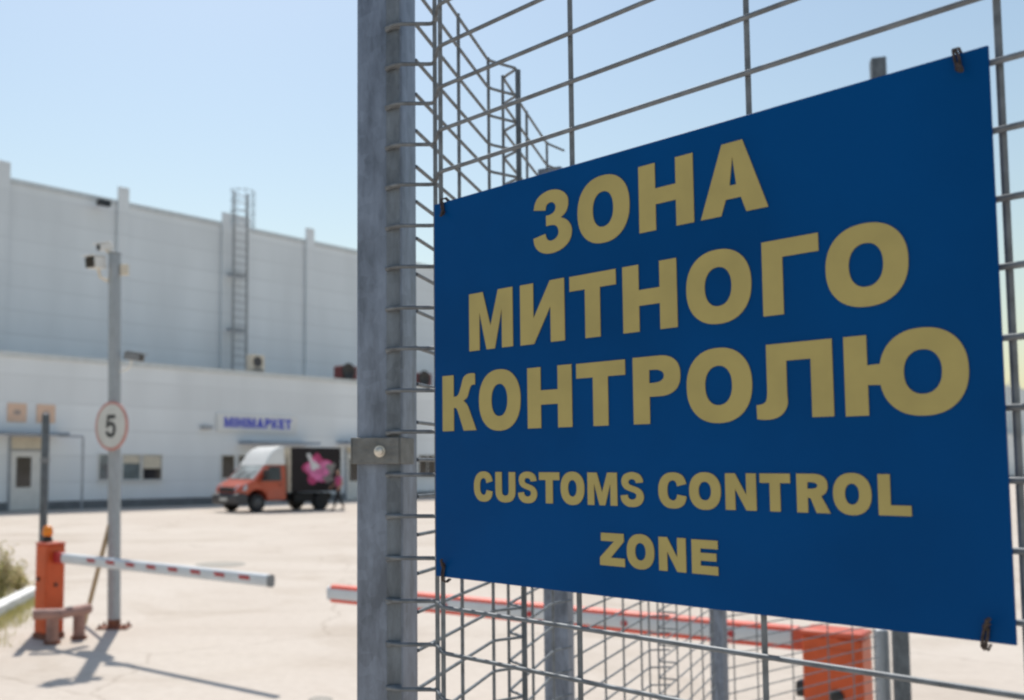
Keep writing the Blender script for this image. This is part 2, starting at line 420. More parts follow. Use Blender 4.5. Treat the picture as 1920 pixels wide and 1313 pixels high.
def glyph(ch, w, h, s, b):
    """closed outlines of one capital, w x h, stem s, bar b (all in the same unit)"""
    U = lambda pts: [[(p[0] * w, p[1] * h) for p in smooth_loop(pts)]]
    if ch in 'НH':
        m = 0.5 * h
        return [[(0, 0), (0, h), (s, h), (s, m + b / 2), (w - s, m + b / 2), (w - s, h), (w, h), (w, 0), (w - s, 0), (w - s, m - b / 2), (s, m - b / 2), (s, 0)]]
    if ch in 'ОO0':
        o = 0.025 * h
        return [ellipse(w / 2, h / 2, w / 2, h / 2 + o), ellipse(w / 2, h / 2, w / 2 - s * 1.03, h / 2 + o - b * 1.06, 2.2)]
    if ch in 'АA':
        a, c = 0.345 * w, 0.655 * w
        k = s * 1.1
        def xl(y): return a * y / h
        def xr(y): return w - (w - c) * y / h
        y0, y1 = 0.215 * h, 0.40 * h
        return [[(0, 0), (a, h), (c, h), (w, 0), (w - k, 0), (xr(y0) - k, y0), (xl(y0) + k, y0), (k, 0)],
                [(xl(y1) + k * 1.0, y1), (w / 2, 0.80 * h), (xr(y1) - k * 1.0, y1)]]
    if ch in 'МM':
        d = 0.325 * w; k = s * 0.86; e = 0.095 * w
        return [[(0, 0), (0, h), (d, h), (w / 2, 0.40 * h), (w - d, h), (w, h), (w, 0), (w - k, 0), (w - k, 0.66 * h), (w / 2 + e, 0), (w / 2 - e, 0), (k, 0.66 * h), (k, 0)]]
    if ch == 'И':
        return [[(0, 0), (0, h), (s, h), (s, 0.42 * h), (w - s * 1.02, h), (w, h), (w, 0), (w - s, 0), (w - s, 0.58 * h), (s * 1.02, 0)]]
    if ch == 'N':
        return [[(0, 0), (0, h), (s * 1.02, h), (w - s, 0.42 * h), (w - s, h), (w, h), (w, 0), (w - s * 1.02, 0), (s, 0.58 * h), (s, 0)]]
    if ch in 'ТT':
        return [[((w - s) / 2, 0), ((w - s) / 2, h - b), (0, h - b), (0, h), (w, h), (w, h - b), ((w + s) / 2, h - b), ((w + s) / 2, 0)]]
    if ch == 'Г':
        return [[(0, 0), (0, h), (w, h), (w, h - b), (s, h - b), (s, 0)]]
    if ch == 'І':
        return [[(0, 0), (0, h), (w, h), (w, 0)]]
    if ch == 'L':
        return [[(0, 0), (0, h), (s, h), (s, b), (w, b), (w, 0)]]
    if ch in 'ЕE':
        m = 0.51 * h; q = 0.46 * b
        return [[(0, 0), (0, h), (w, h), (w, h - b), (s, h - b), (s, m + q), (w * 0.94, m + q), (w * 0.94, m - q), (s, m - q), (s, b), (w, b), (w, 0)]]
    if ch == 'Z':
        return [[(0, 0), (0, b * 0.95), (w - s * 1.35, h - b), (w * 0.05, h - b), (w * 0.05, h), (w * 0.97, h), (w * 0.97, h - b * 0.95), (s * 1.4, b), (w, b), (w, 0)]]
    if ch == 'К':
        t = s / w
        return U(C_([(0, 0), (0, 1), (t, 1), (t, .61)]) + [(t + .09, .615, 1), (.50, .67), (.565, .80), (.625, .93), (.73, .99), (.86, 1.005), (.97, .995, 1), (.97, .80, 1), (.885, .80), (.825, .755), (.78, .66), (.73, .58), (.63, .53, 1), (.74, .45), (.84, .29), (1.0, 0, 1), (.63, 0, 1), (.50, .27), (.44, .375), (t + .06, .41), (t, .41, 1), (t, 0, 1)])
    if ch in 'РPR':
        y0, y1 = 0.40 * h, h
        rx = w * 0.45
        ym = (y0 + y1) / 2; ry = (y1 - y0) / 2
        bowl = ellipse(w - rx, ym, rx, ry, 2.4, 20, math.pi / 2, -math.pi / 2, False)
        hx = w - s * 0.95; hr = rx * 0.5
        hole = [(s, ym + ry - b * 0.86)] + ellipse(hx - hr, ym, hr, ry - b * 0.86, 2.2, 14, math.pi / 2, -math.pi / 2, False) + [(s, ym - ry + b * 0.86)]
        if ch == 'R':
            bowl = [p for p in ellipse(w * 0.93 - rx, ym, rx, ry, 2.4, 20, math.pi / 2, -math.pi / 2, False)]
            return [[(0, 0), (0, h)] + bowl[:17] + [(w * 0.74, 0.425 * h), (w * 1.0, 0), (w - s * 1.25, 0), (w * 0.42, 0.37 * h), (s, 0.39 * h), (s, 0)],
                    [(p[0] - w * 0.05, p[1]) if p[0] > s + 1e-9 else p for p in hole]]
        return [[(0, 0), (0, h)] + bowl + [(s, y0), (s, 0)], hole]
    if ch == 'Л':
        t = s / w
        return U([(0, .0, 1), (-.005, .19, 1), (.07, .20), (.125, .235), (.145, .33), (.147, .5), (.147, 1, 1), (1, 1, 1), (1, 0, 1), (1 - t, 0, 1), (1 - t, .765, 1), (.145 + t * .98, .765, 1), (.145 + t * .98, .36), (.415, .20), (.375, .095), (.30, .025), (.2, -.008), (.1, -.012)])
    if ch == 'Ю':
        x0 = 0.30 * w; o = 0.025 * h
        rx, cxx = (w - x0) / 2, (w + x0) / 2
        q = b * 0.52
        arc = [p for p in ellipse(cxx, h / 2, rx, h / 2 + o, 2.25, 90) ]
        arc = sorted(arc, key=lambda p: -math.atan2(p[1] - h / 2, p[0] - cxx))
        arc = [p for p in arc if not (p[0] < cxx and abs(p[1] - h / 2) < q)]
        return [[(0, 0), (0, h), (s, h), (s, h / 2 + q)] + arc + [(s, h / 2 - q), (s, 0)],
                ellipse(cxx, h / 2, rx - s * 1.0, h / 2 + o - b * 1.1, 2.2)]
    if ch == 'З':
        return U([(0.02, .745, 1), (.06, .86), (.15, .945), (.29, .995), (.46, 1.015), (.65, .99), (.80, .925), (.885, .84), (.905, .74), (.87, .635), (.80, .57), (.71, .53, 1), (.83, .485), (.93, .41), (.985, .30), (.955, .17), (.86, .075), (.68, .005), (.46, -.02), (.26, .005), (.11, .075), (.03, .17), (0, .275, 1), (.315, .315, 1), (.35, .235), (.41, .195), (.49, .185), (.585, .21), (.645, .26), (.655, .325), (.625, .385), (.56, .425), (.46, .44), (.34, .44, 1), (.34, .61, 1), (.44, .61), (.53, .635), (.58, .68), (.585, .74), (.545, .79), (.475, .815), (.395, .805), (.345, .77), (.325, .70, 1)])
    if ch == 'S':
        return U([(.965, .715, 1), (.935, .83), (.84, .94), (.68, .998), (.5, 1.02), (.3, .995), (.13, .92), (.055, .81), (.05, .70), (.10, .59), (.22, .505), (.42, .445), (.58, .405), (.66, .365), (.675, .30), (.635, .235), (.52, .20), (.40, .215), (.33, .265), (.31, .345, 1), (0, .315, 1), (.03, .185), (.13, .075), (.28, .002), (.5, -.02), (.72, .005), (.88, .085), (.97, .205), (.985, .325), (.93, .44), (.82, .525), (.62, .59), (.45, .63), (.36, .675), (.345, .73), (.38, .785), (.48, .81), (.58, .795), (.64, .755), (.665, .695, 1)])
    if ch == 'C':
        return U([(1.0, .69, 1), (.95, .83), (.85, .94), (.70, 1.0), (.53, 1.02), (.32, .99), (.14, .88), (.03, .70), (0, .5), (.03, .29), (.14, .115), (.31, .008), (.53, -.02), (.73, .005), (.89, .09), (.97, .21), (1.0, .335, 1), (.68, .385, 1), (.645, .28), (.595, .23), (.525, .21), (.41, .25), (.345, .35), (.325, .5), (.345, .655), (.41, .755), (.52, .79), (.60, .77), (.65, .715), (.675, .62, 1)])
    if ch == 'U':
        t = s / w
        return U([(0, .38), (0, 1, 1), (t, 1, 1), (t, .36, 1), (t + .04, .25), (.5, .205), (1 - t - .04, .25), (1 - t, .36, 1), (1 - t, 1, 1), (1, 1, 1), (1, .38), (.96, .18), (.84, .055), (.68, -.005), (.5, -.02), (.32, -.005), (.16, .055), (.04, .18)])
    if ch == '5':
        return U([(.14, 1, 1), (.92, 1, 1), (.92, .82, 1), (.36, .82, 1), (.325, .655, 1), (.43, .69), (.55, .695), (.76, .65), (.92, .53), (.985, .345), (.93, .165), (.78, .035), (.5, -.02), (.27, .01), (.10, .095), (.0, .255, 1), (.26, .30, 1), (.34, .20), (.48, .15), (.63, .195), (.70, .335), (.64, .475), (.50, .52), (.38, .495), (.28, .425, 1), (.04, .40, 1)])
    raise ValueError(ch)

def lettering(name, mat, items, parent, frame, thick=0.0004, b=0.235, s=0.28):
    """items: (character, x0, x1, baseline, height) in metres on the face; frame maps (x, y, out) to the parent's space"""
    cu = bpy.data.curves.new(name, 'CURVE')
    cu.dimensions = '2D'; cu.fill_mode = 'BOTH'; cu.extrude = thick
    for ch, x0, x1, z0, h in items:
        for loop in glyph(ch, x1 - x0, h, s * h if ch != 'І' else x1 - x0, b * h):
            sp = cu.splines.new('POLY'); sp.points.add(len(loop) - 1); sp.use_cyclic_u = True
            for p, q in zip(sp.points, loop): p.co = (x0 + q[0], z0 + q[1], 0, 1)
    tmp = bpy.data.objects.new('tmp', cu); COL.objects.link(tmp)
    bpy.context.view_layer.update()
    me = bpy.data.meshes.new_from_object(tmp.evaluated_get(bpy.context.evaluated_depsgraph_get()))
    bpy.data.objects.remove(tmp); bpy.data.curves.remove(cu)
    me.name = name
    me.transform(frame)
    me.materials.clear(); me.materials.append(M[mat])
    o = bpy.data.objects.new(name, me); COL.objects.link(o); o.parent = parent
    return o

# ------------------------------------------------------------------ ground
g = MB()
g.add([(-600, -60, 0), (600, -60, 0), (600, 900, 0), (-600, 900, 0)], [(0, 1, 2, 3)])
structure(g.build('ground', 'concrete'))

# ------------------------------------------------------------------ sign and its fence
TH = 0.8527025
SO = Vector((0.0706629, 1.16881, CAMZ - 0.130849))              # lower left corner of the sign's face
SU = Vector((math.cos(TH), -math.sin(TH), 0))                     # along the sign
SN = Vector((math.sin(TH), math.cos(TH), 0))                      # into the fence, away from the viewer
SF = Matrix((( SU.x, 0, -SN.x, 0), (SU.y, 0, -SN.y, 0), (0, 1, 0, 0), (0, 0, 0, 1)))   # (x, y, out) -> turned axes

sign = thing('customs_sign', 'large dark blue sign with ochre lettering CUSTOMS CONTROL ZONE wired to the mesh fence', 'sign', SO)
SM = Matrix(((SU.x, SN.x, 0, 0), (SU.y, SN.y, 0, 0), (0, 0, 1, 0), (0, 0, 0, 1)))         # (along, in, up)
MB().box(0, 0.600, 0, 0.003, 0, 0.450).build('panel', 'sign_blue', sign, bevel=0.0006, xf=SM)
lines = [
    [('З', 156, 209, 361, 67), ('О', 216, 280, 361, 67), ('Н', 291, 351, 361, 67), ('А', 358, 424, 361, 67)],
    [('М', 58.5, 125, 264, 67), ('И', 136, 197, 263.5, 67), ('Т', 204, 262, 263, 67), ('Н', 270, 331, 263, 67), ('О', 341, 406, 263, 66), ('Г', 416.5, 467, 263, 66.5), ('О', 472.5, 538, 262.5, 66)],
    [('К', 14, 68.5, 172, 66), ('О', 73, 135, 172, 66), ('Н', 145, 205, 171.5, 66), ('Т', 211, 271, 171.5, 65.5), ('Р', 280, 332.5, 171.5, 66), ('О', 339, 404, 171.5, 66), ('Л', 408, 475.5, 172, 65.5), ('Ю', 485, 577.5, 171.5, 66)],
    [('C', 64, 92.5, 91, 33), ('U', 97, 126, 91, 33), ('S', 130, 157, 91, 33), ('T', 159.5, 187, 91, 33), ('O', 188.5, 219, 91, 33), ('M', 223, 259, 91, 33), ('S', 263, 290, 91, 33),
     ('C', 306, 336, 91, 33), ('O', 339, 371, 91, 33), ('N', 375.5, 405, 91, 33)],
    [('Z', 237, 266.5, 31, 32.5), ('O', 269, 300, 31, 32.5), ('N', 305, 334, 31, 32), ('E', 340, 366.5, 31, 31.5)],
]
for x0, x1, ch in ((1425.5, 1482.5, 'T'), (1494.5, 1557, 'R'), (1562.5, 1634.5, 'O'), (1647, 1708.5, 'L')):
    uu = []
    for px in (x0, x1):
        r = ray(px, 925); o = SO - Vector((0, 0, CAMZ)); t = (o.dot(SN)) / r.dot(SN); uu.append((r * t - o).dot(SU) * 1000)
    lines[3].append((ch, uu[0], uu[1], 91, 33))
for ln in lines:
    lettering('lettering', 'sign_gold', [(c, a / 1000, d / 1000, z / 1000, h / 1000) for c, a, d, z, h in ln], sign,
              Matrix.Translation(-SN * 0.0007) @ SF, b=0.235 if ln[0][4] > 50 else 0.25, s=0.28 if ln[0][4] > 50 else 0.285)
random.seed(3)
for u, z, up in ((0.0172, 0.4385, 1), (0.580, 0.440, 1), (0.0146, 0.012, -1), (0.5815, 0.0095, -1)):
    t = MB()
    P = lambda a, c, d: SU * (u + a) + Vector((0, 0, z + d)) + SN * c
    e = 0.4495 if up > 0 else 0.0005
    k = (e - z) + up * 0.004
    for q in (-0.0012, 0.0014):
        t.tube([P(q, 0.004, -0.002 * up), P(q, -0.0016, -0.001 * up), P(q * 1.3 - 0.001, -0.0024, k * 0.5), P(q * 0.6 - 0.0026, -0.0018, k), P(q - 0.003, 0.006, k + up * 0.003), P(q - 0.003, 0.012, k)], 0.0011, 6)
    # twisted tail
    tail = [P(0.0012 * math.sin(j * 1.9) + 0.0006 * j, -0.003 - 0.0009 * j, -up * 0.0012 * j + 0.001 * math.cos(j * 1.9)) for j in range(8)]
    t.tube(tail, 0.0016, 6)
    t.lathe([(0.0008, 0), (0.0026, 0.0), (0.0026, 0.001), (0.0008, 0.001)], P(0, -0.0012, -up * 0.002), 'y', 10)
    t.build('wire_tie', 'tie', sign)

WZ = 1.5777                                                         # height of one horizontal wire of the sign fence
PU = Vector((0.35, 0.937, 0)); PV = Vector((0.937, -0.35, 0))        # axes of the corner post: away, and to the right
PC = Vector((0.0320, 1.237, 0))                                     # its right front edge

def mesh_panel(name, label, path, verts, z_lo, z_hi, z0=WZ, r=0.0026, pitch=0.05, rv=0.0028, group='wire mesh fence panels', round_=0.012):
    """welded mesh: horizontal wires follow `path` (2-D points, rounded where they bend), vertical wires at the points `verts`"""
    root = thing(name, label, 'fence panel', (path[0][0], path[0][1], 0), 0, group)
    o = Vector((path[0][0], path[0][1], 0))
    pts = [Vector((p[0], p[1], 0)) - o for p in path]
    rp = [pts[0]]
    for i in range(1, len(pts) - 1):
        a = (pts[i - 1] - pts[i]).normalized(); c = (pts[i + 1] - pts[i]).normalized()
        d = min(round_, (pts[i - 1] - pts[i]).length * 0.4, (pts[i + 1] - pts[i]).length * 0.4)
        for t in (0, 0.33, 0.67, 1):
            rp.append(pts[i] + a * d * (1 - t) ** 2 + c * d * t ** 2)
    rp.append(pts[-1])
    hb = MB(); vb = MB()
    k0, k1 = math.ceil((z_lo - z0) / pitch), math.floor((z_hi - z0) / pitch)
    rnd = random.Random(name + str(path[0]))
    for k in range(k0, k1 + 1):
        z = z0 + pitch * k + rnd.uniform(-0.0012, 0.0012)
        hb.tube([p + Vector((0, 0, z)) for p in rp], r, 8)
    zt, zb = z0 + pitch * k1 + 0.004, z0 + pitch * k0 - 0.02
    for v in verts:
        q = Vector((v[0], v[1], 0)) - o
        vb.tube([q + Vector((0, 0, zb)), q + Vector((0, 0, (zb + zt) / 2)), q + Vector((rnd.uniform(-.001, .001), 0, zt))], rv, 8)
    hb.build('horizontal_wires', 'wire', root)
    vb.build('vertical_wires', 'wire', root)
    return root

def sf(s, d=0.0): return (SO + SU * s + SN * d).to_tuple()[:2]
fd = 0.0085                                                           # the wires run this far behind the sign's face
WP = 0.0531
ret = PC + PV * -0.0190 - PU * 0.0045                                   # where the wires end on the corner post
mesh_panel('mesh_fence_panel', 'wire mesh fence panel behind the blue sign, nearest to the viewer', [(ret.x, ret.y), (0.026, 1.2265), (0.0745, 1.2265), sf(0.002, fd), sf(1.2, fd)],
           [sf(-0.002, fd + 0.0055), sf(0.199, fd + 0.0055), sf(0.401, fd + 0.0055), sf(0.603, fd + 0.0055), sf(0.81, fd + 0.0055), sf(1.01, fd + 0.0055), sf(1.195, fd + 0.0055),
            (0.0755, 1.221)], 0.06, 2.55, pitch=WP, round_=0.007)

def square_post(name, label, c, ax, half, z1, mat, r=0.006, group=None, cap=True, deep=None):
    """square tube standing at c, turned so that one face looks along ax"""
    root = thing(name, label, 'fence post', (c[0], c[1], 0), 0, group)
    a = Vector((ax[0], ax[1], 0)).normalized(); b = Vector((a.y, -a.x, 0))
    rot = Matrix(((b.x, a.x, 0, 0), (b.y, a.y, 0, 0), (0, 0, 1, 0), (0, 0, 0, 1)))
    prof = []
    for qx, qy, a0 in ((1, 1, 0), (-1, 1, 90), (-1, -1, 180), (1, -1, 270)):
        for j in range(5):
            t = R(a0 + j * 22.5)
            prof.append((qx * (half - r) + r * math.cos(t), qy * ((deep or half) - r) + r * math.sin(t)))
    MB().prism(prof, 0, z1, 'xy').build('tube', mat, root, xf=rot, smooth=50)
    if cap:
        MB().prism([(p[0] * 1.04, p[1] * 1.04) for p in prof], z1 + 0.001, z1 + 0.008, 'xy').build('cap', 'black', root, xf=rot, smooth=50)
    return root, rot

H = 0.0316
HD = 0.034
pc = PC - PV * H + PU * HD
post, prot = square_post('fence_post', 'tall galvanised square post with a bolted clamp at the left edge of the sign fence', pc, PU, H, 2.62, 'zinc', 0.007, 'galvanised fence posts', True, HD)
# strip of flat steel that the wire ends are pressed under
strip = MB().box(H - 0.0195, H - 0.001, -HD - 0.0028, -HD - 0.0002, 0.05, 2.58)
strip.build('clamp_strip', 'zinc_strip', post, bevel=0.0006, xf=prot)
for k in range(-28, 19):
    nb = MB()
    z = WZ + WP * k
    nb.tube([Vector((H - 0.0185, -HD - 0.0045, z - 0.0025)), Vector((H - 0.013, -HD - 0.0062, z - 0.001)), Vector((H - 0.006, -HD - 0.0058, z)), Vector((H + 0.001, -HD - 0.0042, z))], 0.003, 8)
    nb.build('wire_end', 'wire', post, xf=prot)
zc = 1.8195
cl = MB()
cl.box(-H - 0.0005, H + 0.0005, -HD - 0.0108, -HD - 0.0072, zc - 0.017, zc + 0.017)
cl.box(H + 0.0006, H + 0.0028, -HD - 0.0108, HD * 0.25, zc - 0.017, zc + 0.017)
cl.box(-H - 0.0028, -H - 0.0006, -HD - 0.0108, HD * 1.0, zc - 0.017, zc + 0.017)
clamp = cl.build('clamp', 'bracket', post, bevel=0.0012, xf=prot)
bm_ = MB()
bm_.lathe([(0.0075, 0), (0.0075, -0.0018), (0.0052, -0.002), (0.0055, -0.006), (0.003, -0.0075)], (0.006, -HD - 0.0108, zc - 0.001), 'y', 14)
bm_.build('bolt', 'bolt', clamp, xf=prot)

# fence running away from the corner post
GF = 'wire mesh fence panels'
A0 = PC + PU * 0.066 - PV * 0.001
A1 = Vector((0.196, 1.650, 0)); A1h = Vector((0.2475, 1.683, 0))
B0 = Vector((0.232, 1.728, 0)); B1 = Vector((0.375, 2.090, 0)); B1h = Vector((0.4226, 2.140, 0))
ZA = 1.7585
mid = lambda p, q, t: (p + (q - p) * t)
xy = lambda v: (v.x, v.y)
mesh_panel('mesh_fence_panel', 'wire mesh fence panel running away from the corner post', [xy(A0), xy(A1), xy(A1h)], [xy(mid(A0, A1, 0.53)), xy(A1)], 0.06, 2.53, ZA)
B0h = Vector((0.2505, 1.690, 0))
mesh_panel('mesh_fence_panel', 'short wire mesh fence panel between the hinge rod and the middle post', [xy(B0h), xy(B0), xy(B1), xy(B1h)], [xy(B0), xy(mid(B0, B1, 0.49)), xy(B1)], 0.06, 2.525, ZA)
rod = MB().tube([(0, 0, 0.02), (0, 0, 2.505)], 0.005, 10)
ro = rod.build('hinge_rod', 'zinc_dark'); ro.location = (0.2530, 1.6865, 0)
tag(ro, 'thin steel rod joining two mesh panels above the sign', 'rod')
C0 = Vector((0.43, 2.235, 0)); P3 = Vector((1.325, 3.83, 0)); DU = Vector((0.561, 1, 0)).normalized(); EU = Vector((1.317, 1, 0)).normalized()
lineC = lambda d: (0.41 + 0.561 * (d - 2.2), d)
lineD = lambda d: (1.325 + 1.317 * (d - 3.83), d)
square_post('fence_post', 'galvanised square post where the mesh fence bends, behind the upper left of the sign', (0.412, 2.225), (0.45, 0.9), 0.028, 2.488, 'zinc', 0.006, 'galvanised fence posts', False)
mesh_panel('mesh_fence_panel', 'wire mesh fence panel seen under the sign between its first two posts', [lineC(2.27), lineC(2.90), (lineC(2.92)[0] + 0.05, 2.905)], [lineC(d) for d in (2.33, 2.505, 2.656, 2.82, 2.90)], 0.06, 2.50, ZA)
mesh_panel('mesh_fence_panel', 'wire mesh fence panel seen under the sign left of the second post', [(lineC(2.99)[0] + 0.05, 2.965), lineC(2.99), lineC(3.78)], [lineC(d) for d in (2.996, 3.06, 3.22, 3.40, 3.576, 3.75)], 0.06, 2.50, ZA)
square_post('fence_post', 'galvanised square post seen under the middle of the sign', (1.335, 3.845), (0.7, 0.7), 0.026, 2.5, 'zinc', 0.006, 'galvanised fence posts', False)
mesh_panel('mesh_fence_panel', 'wire mesh fence panel in front of the right orange barrier cabinet', [lineD(3.87), lineD(4.60)], [lineD(d) for d in (3.896, 3.995, 4.155, 4.33, 4.46, 4.58)], 0.06, 2.50, ZA)
square_post('gate_post', 'tall dark post rising above the sign near its right edge', (2.552, 4.80), (0.3, 0.95), 0.034, 3.86, 'zinc_dark', 0.006, 'tall gate posts', False)
bo = thing('steel_bollard', 'pale steel tube post between the right barrier cabinet and the tall dark post', 'post', (2.512, 4.90, 0))
MB().lathe([(0.034, 0), (0.034, 0.97), (0.03, 0.985), (0.012, 0.995)], (0, 0, 0), 'z', 20).build('tube', 'zinc_pole', bo)
MB().lathe([(0.06, 0.001), (0.06, 0.012), (0.036, 0.013)], (0, 0, 0), 'z', 20).build('base_flange', 'zinc_dark', bo)

# ------------------------------------------------------------------ barriers
BU = Vector((0.785, -0.62, 0)).normalized(); BN = Vector((BU.y, -BU.x, 0))      # along the booms to the right; BN looks towards the viewer's left
BR_ = math.atan2(BU.y, BU.x)

def cabinet(label, loc, hx, hy, h, keys):
    root = thing('barrier_cabinet', label, 'barrier', loc, BR_, 'orange barrier cabinets')
    MB().box(-hx, hx, -hy, hy, 0.06, h - 0.03).build('housing', 'orange', root, bevel=0.012)
    MB().box(-hx - 0.006, hx + 0.006, -hy - 0.006, hy + 0.006, h - 0.029, h).build('lid', 'orange_top', root, bevel=0.012)
    MB().box(-hx - 0.01, hx + 0.01, -hy - 0.01, hy + 0.01, 0.0, 0.058).build('base_plate', 'rust', root, bevel=0.006)
    d = MB().box(-hx + 0.025, hx - 0.025, -hy - 0.004, -hy - 0.0005, 0.12, h - 0.09)
    door = d.build('door', 'orange', root, bevel=0.002)
    for kx, kz, kr in keys:
        MB().lathe([(kr, 0), (kr, -0.012), (kr * 0.7, -0.018)], (kx, -hy - 0.0042, kz), 'y', 16).build('lock', 'black', door)
    return root
# left one, its boom reaching right
cb = gnd(91, 1199) + Vector((-0.045, 0.12, 0))
hxL, hyL = 0.105, 0.110
cabL = cabinet('orange barrier cabinet with an amber beacon at the left edge of the yard', cb, hxL, hyL, 1.0, [(-0.03, 0.62, 0.022)])
MB().lathe([(0.02, 0), (0.02, -0.014), (0.012, -0.02)], (0, 0, 0), 'y', 14).build('lock', 'black', cabL, xf=Matrix.Translation((hxL + 0.0, 0.0, 0.56)) @ Matrix.Rotation(R(90), 4, 'Z'))
be = MB(); be.lathe([(0.055, 1.0015), (0.055, 1.03), (0.044, 1.034), (0.044, 1.06)], (-0.06, 0, 0), 'z', 20)
be.build('beacon_base', 'black', cabL)
MB().lathe([(0.046, 1.061), (0.054, 1.078), (0.056, 1.11), (0.048, 1.145), (0.030, 1.166), (0.010, 1.174)], (-0.06, 0, 0), 'z', 20).build('beacon', 'amber', cabL)

def boom(label, p0, p1, hh, red_edges, group='barrier booms'):
    """hollow arm from p0 to p1 (same height)"""
    d = p1 - p0; L = d.length
    root = thing('barrier_boom', label, 'barrier boom', p0, math.atan2(d.y, d.x), group)
    root.rotation_euler = (0, -math.asin(d.z / L), math.atan2(d.y, d.x))
    prof = ellipse(0, 0, 0.036, hh, 3.4, 28)
    MB().prism([(p[0], p[1]) for p in prof], 0.0, L, 'yz').build('arm', 'boom_white', root, smooth=30)
    MB().prism([(p[0] * 1.03, p[1] * 1.02) for p in prof], L - 0.012, L + 0.012, 'yz').build('end_cap', 'grey_plastic' if not red_edges else 'boom_white', root, smooth=30)
    if red_edges:
        for s in (1, -1):
            MB().prism([(p[0], s * hh * 0.94 + p[1] * 0.34) for p in ellipse(0, 0, 0.0345, hh, 3, 16)], 0.0, L - 0.02, 'yz').build('edge_profile', 'boom_edge', root, smooth=30)
    return root, L
b0 = cb + BU * (hxL + 0.05) + Vector((0, 0, 0.845))
b1 = gnd(507, 1089, 0.835)
bl, L1 = boom('white barrier boom with short red patches reaching right from the beacon cabinet', b0, b1, 0.052, False)
MB().box(-0.06, 0.10, -0.038, 0.038, -0.055, 0.055).build('boom_clamp', 'boom_red', bl, bevel=0.012)
vx = -BN
for k in range(9):
    x = 0.55 + k * (L1 - 0.75) / 7.5
    if x > L1 - 0.1: break
    # hatched reflective patch wrapped on the viewer's side of the arm
    p = MB()
    for j in range(4):
        x0 = x + j * 0.034
        p.prism([(x0, 0.030), (x0 + 0.028, 0.030), (x0 + 0.044, -0.006), (x0 + 0.016, -0.006)], -0.0385, -0.0367, 'xz')
    p.build('reflective_patch', 'boom_red', bl)
# right one, its boom reaching left
cr_ = at_y(1567, 1180, 5.25); cr_.z = 0
cabR = cabinet('large orange barrier cabinet partly hidden under the lower right of the sign', cr_, 0.148, 0.11, 0.93, [(0.02, 0.60, 0.035)])
tip2 = gnd(620, 1112, 0.875)
start2 = cr_ - BU * 0.19 + Vector((0, 0, 0.862))
br, L2 = boom('white barrier boom with red edges reaching left from the right cabinet', start2, tip2, 0.05, True)
MB().box(-0.10, 0.035, -0.045, 0.045, -0.058, 0.058).build('boom_clamp', 'orange_top', br, bevel=0.012)
for x in np.arange(0.35, L2 - 0.1, 0.62):
    MB().lathe([(0.020, 0), (0.020, 0.004)], (float(x), 0.0365, -0.006), 'y', 14).build('reflector', 'boom_red', br)
MB().box(-0.03, 0.03, -0.12, -0.02, 0.62, 0.70).build('drive_shaft_cover', 'black', cabR, bevel=0.01, xf=Matrix.Translation((-0.16, 0.02, -0.05)))

# guard rail at the left cabinet
q1, q2 = gnd(97, 1206), gnd(147, 1197)
gr = thing('guard_rail', 'low faded red pipe guard in front of the left orange cabinet', 'guard rail', (q1.x, q1.y, 0))
for q in (q1, q2):
    o = q - q1
    MB().lathe([(0.062, 0.03), (0.062, 0.315)], o, 'z', 18).build('leg', 'guard_pink', gr)
    MB().lathe([(0.085, 0.0), (0.085, 0.029), (0.064, 0.0295)], o, 'z', 18).build('base_plate', 'rust', gr)
w0 = gnd(62, 1152, 0.34); w1 = gnd(112, 1151, 0.34); w2 = gnd(166, 1141, 0.34)
rail = [w0, (w0 * 2 + w1) / 3, w1, (w1 * 0.45 + w2 * 0.55), w2]
MB().tube([Vector((p.x, p.y, 0.345)) - Vector((q1.x, q1.y, 0)) for p in rail], 0.052, 14).build('rail', 'guard_pink', gr)

# ------------------------------------------------------------------ camera pole with its cameras and the speed sign
pb = gnd(213, 1177)
PTOP = 4.22
pole = thing('camera_pole', 'tall grey steel pole on a rusty base plate carrying security cameras', 'pole', pb)
pole.rotation_euler = (0, -0.0165, 0)          # it leans a little to the left
MB().lathe([(0.072, 0.02), (0.070, PTOP)], (0, 0, 0), 'z', 28).build('shaft', 'zinc_pole', pole)
MB().lathe([(0.074, PTOP + 0.001), (0.074, PTOP + 0.014), (0.03, PTOP + 0.02)], (0, 0, 0), 'z', 28).build('cap', 'grey_plastic', pole)
MB().box(-0.17, 0.17, -0.13, 0.13, 0.0, 0.018).build('base_plate', 'rust', pole, bevel=0.004)
for sx in (-1, 1):
    for sy in (-1, 1):
        MB().lathe([(0.018, 0.0185), (0.018, 0.04), (0.009, 0.042), (0.009, 0.06)], (sx * 0.135, sy * 0.095, 0), 'z', 8).build('anchor_bolt', 'rust', pole)
for zz in (0.1, 0.17):
    pass
MB().lathe([(0.0735, 0.0185), (0.0735, 0.10)], (0, 0, 0), 'z', 28).build('base_collar', 'rust', pole)
MB().box(0.075, 0.16, -0.05, 0.03, 3.98, 4.10).build('junction_box', 'cream_plastic', pole, bevel=0.006)

